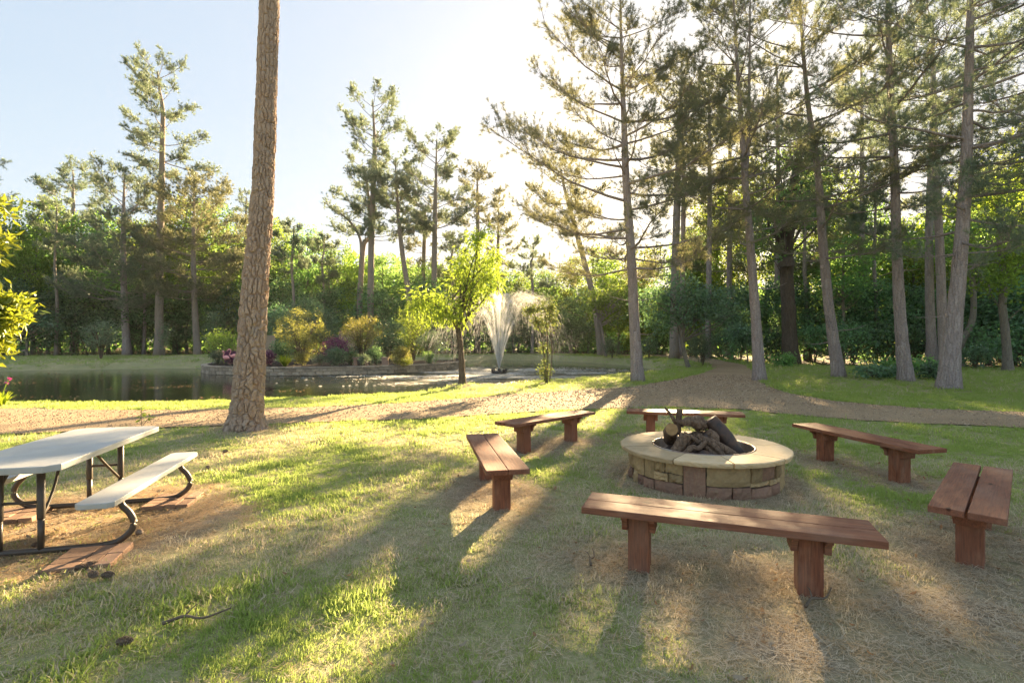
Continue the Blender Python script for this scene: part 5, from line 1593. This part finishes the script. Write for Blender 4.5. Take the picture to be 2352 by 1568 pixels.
sb = thing('stone_bench', 'small pink cast-stone bench among the shrubs of the flower bed', 'stone bench', (*at(829, 0, 30.8)[:2], BZ), .05)
obj('seat', box_mesh('seat', .95, .36, .08, M['pink_stone'], .012), sb, (0, 0, .46))
for s in (-1, 1): obj('leg', prism_mesh('leg', [(-.10, 0), (.10, 0), (.075, .1), (.075, .34), (.11, .42), (-.11, .42), (-.075, .34), (-.075, .1)], -.14, .14, M['pink_stone'], .008), sb, (s * .33, 0, 0), (math.pi / 2, 0, 0))
pd = thing('stone_pedestal', 'square pink stone pedestal behind the bronze shrub', 'pedestal', (*at(885, 0, 31.5)[:2], BZ), .1)
obj('block', box_mesh('block', .38, .38, .40, M['pink_stone'], .012), pd, (0, 0, .2))
obj('slab', box_mesh('slab', .46, .46, .07, M['pink_stone'], .012), pd, (0, 0, .436))

picket = box_mesh('picket', .135, .022, 1.75, M['fence'], .004)
for lab, u, d, n_, zt in (('beige picket fence panel beside the massive trunk, behind the flower bed', 604, 39.5, 13, 0.0), ('beige fence board panel rising behind the plum-leaved shrub', 799, 43.5, 9, .45)):
    x = at(u, 0, d)[0]
    f = thing('fence_panel', lab, 'fence', (x, d, hz(x, d)), .06)
    for i in range(n_): obj('picket', picket, f, ((i - n_ / 2) * .15, 0, .95 + zt + .01 * (i % 2)))
    for z in (.35, 1.5): obj('rail', box_mesh('rail', n_ * .15 + .1, .05, .09, M['fence'], .004), f, (-.07, .04, z + zt))
    for s in (-1, 1): obj('post', box_mesh('post', .1, .1, 2.0 + zt, M['fence'], .006), f, (s * (n_ * .075 - .1) - .07, .11, .95 + zt / 2))

x = at(55, 0, 45)[0]
pl = thing('path_light', 'small mushroom-shaped path light on the far left bank', 'path light', (x, 45, hz(x, 45)))
obj('pole', Geo().add(*tube([(0, 0, -.05), (0, 0, .55)], .025, 8)).mesh('pole', M['black']), pl)
obj('shade', Geo().add(*lathe([(.001, .68), (.10, .64), (.24, .54), (.22, .53), (.001, .56)], 16)).mesh('shade', M['steel'], True), pl)

# pine cones and a dropped ball on the straw
def cone_mesh():
    G = Geo().add(*tube([(0, 0, 0), (.02, 0, 0), (.06, 0, 0), (.10, 0, 0)], (.006, .017, .016, .004), 8))
    for i in range(70):
        f = i / 70; a = i * 2.4
        r = .027 * math.sin(math.pi * min(1, f * .92 + .08)) ** .7
        c = np.array((.004 + .095 * f, math.cos(a) * r, math.sin(a) * r))
        o = np.array((.25, math.cos(a), math.sin(a))); o /= np.linalg.norm(o)
        s = np.cross(o, (1, 0, 0)); s /= np.linalg.norm(s)
        b = np.array((c[0] - .006, c[1] * .35, c[2] * .35))
        G.add([b - s * .004, b + s * .004, c + s * .009, c + o * .007, c - s * .009, c + np.array((.006, 0, 0)) * 1.0], [(0, 1, 2, 3, 4), (0, 4, 5), (1, 5, 2), (5, 4, 3), (5, 3, 2)])
    return G.mesh('pine_cone', M['cone'])


cm = cone_mesh()
for u, v, rz, lab in ((170, 1322, .5, 'pine cone lying at the front edge of the nearest brick pad'), (193, 1316, .7, 'pale pine cone propped beside the brick pad, right of another cone'), (205, 1334, -.3, 'dark pine cone just in front of the brick pad'),
                      (232, 1338, .2, 'pine cone right of the brick pad, nearest the lawn'), (72, 1262, .4, 'dark pine cone on the straw beside the table base tube'), (389, 1162, .3, 'pine cone on the straw right of the table, below the seat end'),
                      (512, 1043, 1.2, 'pine cone on the sunlit grass below the massive trunk'), (265, 1492, .3, 'pine cone on the shaded lawn near the bottom left'), (476, 1082, 2.0, 'small pine cone on the lawn right of the picnic seat')):
    d = EYE * F_PX / (v - CY)
    x = at(u, 0, d)[0]
    o = obj('pine_cone', cm, None, (x, d, hz(x, d) + .035), (0, 0, rz))
    tag(o, lab, 'pine cone', 'pine cones on the ground')
    o.scale = (.8, .8, .8)
for u, v, rz, ln, lab in ((452, 1436, .25, .34, 'crooked fallen stick on the shaded lawn near the bottom left'), (1362, 1290, 1.3, .22, 'thin pale stick in the dead grass left of the near bench foot'), (1885, 1385, .5, .30, 'curved dark stick on bare ground below the near bench right foot'), (1415, 1175, .1, .14, 'short pale stick on the lawn between sunlit bench and near bench')):
    d = EYE * F_PX / (v - CY); x = at(u, 0, d)[0]
    p_ = np.array([(-ln / 2, 0, .012), (-ln * .2, ln * .06, .03), (ln * .1, -ln * .03, .022), (ln / 2, ln * .07, .045)])
    g = Geo().add(*tube(spline(p_, 12), np.linspace(.009, .004, 12) * (1 + .2 * RNG.random(12)), 6)).add(*tube(spline(np.array([p_[1], p_[1] + (ln * .1, ln * .1, .03), p_[1] + (ln * .16, ln * .2, .035)]), 6), np.linspace(.005, .002, 6), 5))
    tag(obj('fallen_stick', g.mesh('fallen_stick', M['twig'], True), None, (x, d, hz(x, d) + .02), (0, 0, rz)), lab, 'stick', 'fallen sticks on the lawn')
d = EYE * F_PX / (1232 - CY); x = at(320, 0, d)[0]
bv, bf = lathe([(.001, -.028)] + [(.028 * math.cos(q), .028 * math.sin(q)) for q in np.linspace(-1.3, 1.3, 9)] + [(.001, .028)], 16)
bv *= 1 + .03 * RNG.random((len(bv), 1))
tag(obj('gall_ball', Geo().add(bv, bf).mesh('gall_ball', M['cone'], True), None, (x, d, hz(x, d) + .03)), 'small round brown ball lying on the straw right of the table', 'ball')

# ------------------------------------------------------------------ scattered ground cover (uncountable)
def scatter(name, P, rot, scl, dry, idx, protos, label, cat):
    me = bpy.data.meshes.new(name)
    me.vertices.add(len(P)); me.vertices.foreach_set('co', np.asarray(P, np.float32).ravel())
    for nm, typ, a, f in (('rot', 'FLOAT_VECTOR', rot, 'vector'), ('scl', 'FLOAT', scl, 'value'), ('dry', 'FLOAT', dry, 'value'), ('idx', 'INT', idx, 'value')):
        at_ = me.attributes.new(nm, typ, 'POINT')
        at_.data.foreach_set(f, np.asarray(a, np.int32 if typ == 'INT' else np.float32).ravel())
    o = obj(name, me)
    tag(o, label, cat, kind='stuff')
    col = bpy.data.collections.new(name + '_pieces')
    for k, pm in enumerate(protos):
        col.objects.link(bpy.data.objects.new('%s_piece_%d' % (name, k), pm))
    ng = bpy.data.node_groups.new(name, 'GeometryNodeTree')
    ng.interface.new_socket('Geometry', in_out='INPUT', socket_type='NodeSocketGeometry')
    ng.interface.new_socket('Geometry', in_out='OUTPUT', socket_type='NodeSocketGeometry')
    N = ng.nodes
    gi, go = N.new('NodeGroupInput'), N.new('NodeGroupOutput')
    ip, ci = N.new('GeometryNodeInstanceOnPoints'), N.new('GeometryNodeCollectionInfo')
    ci.inputs['Collection'].default_value = col
    ci.inputs['Separate Children'].default_value = True
    ci.inputs['Reset Children'].default_value = True
    ip.inputs['Pick Instance'].default_value = True

    def na(nm, dt):
        q = N.new('GeometryNodeInputNamedAttribute'); q.data_type = dt; q.inputs['Name'].default_value = nm
        return q.outputs['Attribute']
    L = ng.links
    L.new(gi.outputs[0], ip.inputs['Points']); L.new(ci.outputs[0], ip.inputs['Instance'])
    L.new(na('idx', 'INT'), ip.inputs['Instance Index'])
    L.new(na('rot', 'FLOAT_VECTOR'), ip.inputs['Rotation'])
    L.new(na('scl', 'FLOAT'), ip.inputs['Scale'])
    L.new(ip.outputs[0], go.inputs[0])
    m = o.modifiers.new('scatter', 'NODES'); m.node_group = ng
    return o


def tuft_mesh(n, L, w, rad, seed, lay=.6, droop=.45, mat='grass'):
    r = np.random.default_rng(seed)
    a = r.uniform(0, 6.28, n); q = rad * np.sqrt(r.random(n))
    P0 = np.stack([np.cos(a) * q, np.sin(a) * q, np.full(n, -.004)], -1)
    b = r.uniform(0, 6.28, n); tl = r.uniform(.1, 1.0, n) * lay
    A = np.stack([np.cos(b) * tl, np.sin(b) * tl, np.ones(n)], -1)
    return Geo().add(*blades(P0, A, L * r.uniform(.45, 1.15, n), w, r, droop, 2)).mesh('tuft', M[mat])


tufts = [tuft_mesh(16, .066, .0030, .050, s, 1.0, .4) for s in range(4)] + [tuft_mesh(18, .062, .0026, .055, 10 + s, 2.6, .3) for s in range(3)]
rng = np.random.default_rng(99)
PX, PY, SC_ = [], [], []
for y0, y1, dens, s in ((1.5, 4.2, 760, .92), (4.2, 8, 420, 1.1), (8, 16, 150, 1.5), (16, 30, 42, 2.1), (30, 58, 11, 3.2)):
    area = 1.06 * (y1 * y1 - y0 * y0) + 1.6 * (y1 - y0)
    n = int(area * dens)
    y = np.sqrt(rng.uniform(y0 * y0, y1 * y1, n)); x = rng.uniform(-1, 1, n) * (y * 1.06 + .8)
    PX.append(x); PY.append(y); SC_.append(np.full(n, s))
x, y, s = np.concatenate(PX), np.concatenate(PY), np.concatenate(SC_)
psd, wsd = path_sd(x, y), pond_sd(x, y)
inbed = inside(x, y, bed_poly)
b, fo_ = bare_amount(x, y), forest_amount(x, y)
nz = fbm(x, y, .9, 51)
keep = (psd > .03 + .10 * (vnoise(x, y, .3, 3) - .5)) & (wsd > .12) & ~inbed & (np.hypot(x - PIT[0], y - PIT[1]) > .86) & (rng.random(len(x)) > b * .70) & (rng.random(len(x)) > fo_ * .93)
keep &= rng.random(len(x)) < np.clip(.55 + 1.0 * nz, 0, 1)
x, y, s, b, psd, nz, wsd = x[keep], y[keep], s[keep], b[keep], psd[keep], nz[keep], wsd[keep]
dry = .45 - .60 * (fbm(x, y, 1.3, 61) - .5) * 2 + .35 * b + .1 * rng.normal(size=len(x))
dry -= .30 * sstep(2.5, 5.5, x) + .26 * sstep(7, 12, y) + .12 * sstep(0, -3.0, x)
dry += .25 * sstep(1.2, .2, psd) * sstep(8, 14, y) * 0 + .25 * sstep(26, 34, y) * sstep(0, -12, x)
hgt = s * rng.uniform(.6, 1.3, len(x)) * (.62 + .85 * vnoise(x, y, .16, 57) * vnoise(x, y, .5, 58) * 1.6) * np.where((psd < .5) & (y > 12) & (x > 5), 1.5, 1.0) * (1 - .35 * b)
idx = np.where(rng.random(len(x)) < np.clip(dry, .15, .85), rng.integers(4, 7, len(x)), rng.integers(0, 4, len(x)))
rot = np.stack([rng.normal(0, .12, len(x)), rng.normal(0, .12, len(x)), rng.uniform(0, 6.28, len(x))], -1)
scatter('lawn_grass', np.stack([x, y, height(x, y)], -1), rot, hgt, dry, idx, tufts, 'short green and straw-coloured lawn grass covering the ground', 'grass')

# taller weeds in the right-hand grass and dense bright lip along the pond
n = 5200
x = rng.uniform(5, 30, n); y = rng.uniform(12, 28, n)
psd, f_ = path_sd(x, y), forest_amount(x, y)
keep = (psd > .1) & (f_ < .6) & (abs(x) < y * 1.1 + 1) & (pond_sd(x, y) > .3) & (fbm(x, y, 2.2, 71) > .47)
x, y = x[keep], y[keep]
tall = [tuft_mesh(14, .26, .006, .09, 30 + q, .7, .35) for q in range(3)]
rot = np.stack([rng.normal(0, .1, len(x)), rng.normal(0, .1, len(x)), rng.uniform(0, 6.28, len(x))], -1)
scatter('tall_grass', np.stack([x, y, height(x, y)], -1), rot, rng.uniform(.5, 1.15, len(x)), rng.uniform(-.1, .62, len(x)), rng.integers(0, 3, len(x)), tall, 'longer rough grass among the right-hand pines', 'grass')

# pine straw on worn ground
def straw_mesh(n, L, w, rad, seed, mat='straw'):
    r = np.random.default_rng(seed)
    P0 = np.stack([r.uniform(-rad, rad, n), r.uniform(-rad, rad, n), r.uniform(.001, .018, n)], -1)
    b = r.uniform(0, 6.28, n)
    A = np.stack([np.cos(b), np.sin(b), r.normal(.06, .12, n)], -1)
    return Geo().add(*blades(P0, A, L * r.uniform(.4, 1.1, n), w, r, .05, 2)).mesh('straw', M[mat])


straws = [straw_mesh(18, .085, .0020, .07, q) for q in range(4)]
n = 60000
x = rng.uniform(-7.5, 6.5, n); y = rng.uniform(2.0, 10.5, n)
b = bare_amount(x, y)
keep = (rng.random(n) < b * .48 + .03) & (np.hypot(x - PIT[0], y - PIT[1]) > .92) & (abs(x) < y * 1.1 + .6) & (path_sd(x, y) > 0)
for px_, py_ in PADS: keep &= np.hypot(x - px_, y - py_) > .27
x, y, b = x[keep], y[keep], b[keep]
tx = np.hypot(x - TABLE[0], y - TABLE[1])
dry = np.where(tx < 2.0, rng.uniform(-.2, .5, len(x)), rng.uniform(.2, 1.2, len(x)))
rot = np.stack([rng.normal(0, .05, len(x)), rng.normal(0, .05, len(x)), rng.uniform(0, 6.28, len(x))], -1)
scatter('pine_straw', np.stack([x, y, height(x, y) + .004], -1), rot, rng.uniform(.7, 1.2, len(x)), dry, rng.integers(0, 4, len(x)), straws, 'dry pine straw and dead grass on the worn ground', 'pine straw')

# fallen leaves
def litter_mesh(seed):
    r = np.random.default_rng(seed)
    G = Geo()
    u = np.linspace(-1, 1, 5)
    L, W = .035, .016
    V, F = [], []
    for i, q in enumerate(u):
        ww = W * (1 - q * q) ** .6 + .0006
        cz = .010 * q * q + r.uniform(-.002, .002)
        V += [(q * L, -ww, cz + .006), (q * L, 0, cz), (q * L, ww, cz + .007)]
    for i in range(4):
        for j in range(2): F.append((i * 3 + j, i * 3 + j + 1, i * 3 + j + 4, i * 3 + j + 3))
    return G.add(V, F).mesh('fallen_leaf', M['litter'])


n = 16000
x = rng.uniform(-7, 7, n); y = rng.uniform(1.8, 10, n)
b = bare_amount(x, y)
keep = (rng.random(n) < b * .14 + .03) & (np.hypot(x - PIT[0], y - PIT[1]) > .95) & (abs(x) < y * 1.1 + .6)
x, y = x[keep], y[keep]
rot = np.stack([rng.normal(0, .35, len(x)), rng.normal(0, .35, len(x)), rng.uniform(0, 6.28, len(x))], -1)
scatter('fallen_leaves', np.stack([x, y, height(x, y) + .022], -1), rot, rng.uniform(.35, .85, len(x)), rng.uniform(-.2, 1.2, len(x)), rng.integers(0, 3, len(x)), [litter_mesh(q) for q in range(3)], 'scattered dry brown leaves lying on the lawn', 'leaves')

# loose gravel on the path
def pebble(seed):
    r = np.random.default_rng(seed)
    bm = bmesh.new(); bmesh.ops.create_icosphere(bm, subdivisions=1, radius=.012)
    for v in bm.verts: v.co = Vector((v.co.x * r.uniform(.7, 1.3), v.co.y * r.uniform(.7, 1.3), v.co.z * r.uniform(.4, .8)))
    me = bpy.data.meshes.new('pebble'); bm.to_mesh(me); bm.free(); me.materials.append(M['pebble']); return me


tp_ = NT('pebble'); M['pebble'] = tp_.pbr(tp_.mix(tp_.rnd(), (.20, .14, .09), (.52, .41, .29)), .9)
n = 60000
y = np.sqrt(rng.uniform(64, 24 ** 2, n)); x = rng.uniform(-1.06, 1.06, n) * y
keep = path_sd(x, y) < .05
x, y = x[keep], y[keep]
scatter('loose_gravel', np.stack([x, y, height(x, y) + .026], -1), np.stack([rng.uniform(0, 1, len(x)), rng.uniform(0, 1, len(x)), rng.uniform(0, 6, len(x))], -1), rng.uniform(.4, 1.5, len(x)) * (y / 11),
        np.zeros(len(x)), rng.integers(0, 3, len(x)), [pebble(q) for q in range(3)], 'loose crushed gravel lying on the path', 'gravel')

# leaves and pollen drifting on the quiet end of the pond
n = 9000
x = rng.uniform(-34, -3, n); y = rng.uniform(14.5, 33, n)
keep = (pond_sd(x, y) < -.15) & (fbm(x * .45, y * 1.6, 1.7, 81) > .57) & (rng.random(n) < .55)
x, y = x[keep], y[keep]
scatter('floating_leaves', np.stack([x, y, np.full(len(x), WATER_Z + .004)], -1), np.stack([np.zeros(len(x)), np.zeros(len(x)), rng.uniform(0, 6.28, len(x))], -1), rng.uniform(.4, 1.5, len(x)),
        rng.uniform(-.3, .9, len(x)), rng.integers(0, 3, len(x)), [litter_mesh(40 + q) for q in range(3)], 'brown leaves and pollen floating on the quiet left end of the pond', 'leaves')

# ------------------------------------------------------------------ thin evening haze
tv = NT('evening_haze')
pvv = tv.n('ShaderNodeVolumePrincipled')
pvv.inputs['Color'].default_value = (1.0, 0.97, 0.93, 1)
pvv.inputs['Density'].default_value = 0.00018
pvv.inputs['Anisotropy'].default_value = 0.35
tv.l(pvv.outputs[0], tv.out.inputs['Volume'])
hb = bpy.data.meshes.new('haze')
x0, x1, y0, y1, z0, z1 = -110, 110, -15, 130, -2.6, 27
hb.from_pydata([(x0, y0, z0), (x1, y0, z0), (x1, y1, z0), (x0, y1, z0), (x0, y0, z1), (x1, y0, z1), (x1, y1, z1), (x0, y1, z1)], [], [(3, 2, 1, 0), (4, 5, 6, 7), (0, 1, 5, 4), (1, 2, 6, 5), (2, 3, 7, 6), (3, 0, 4, 7)])
hb.materials.append(tv.m)
tag(obj('haze', hb), 'thin warm evening haze filling the clearing', 'haze', kind='stuff')
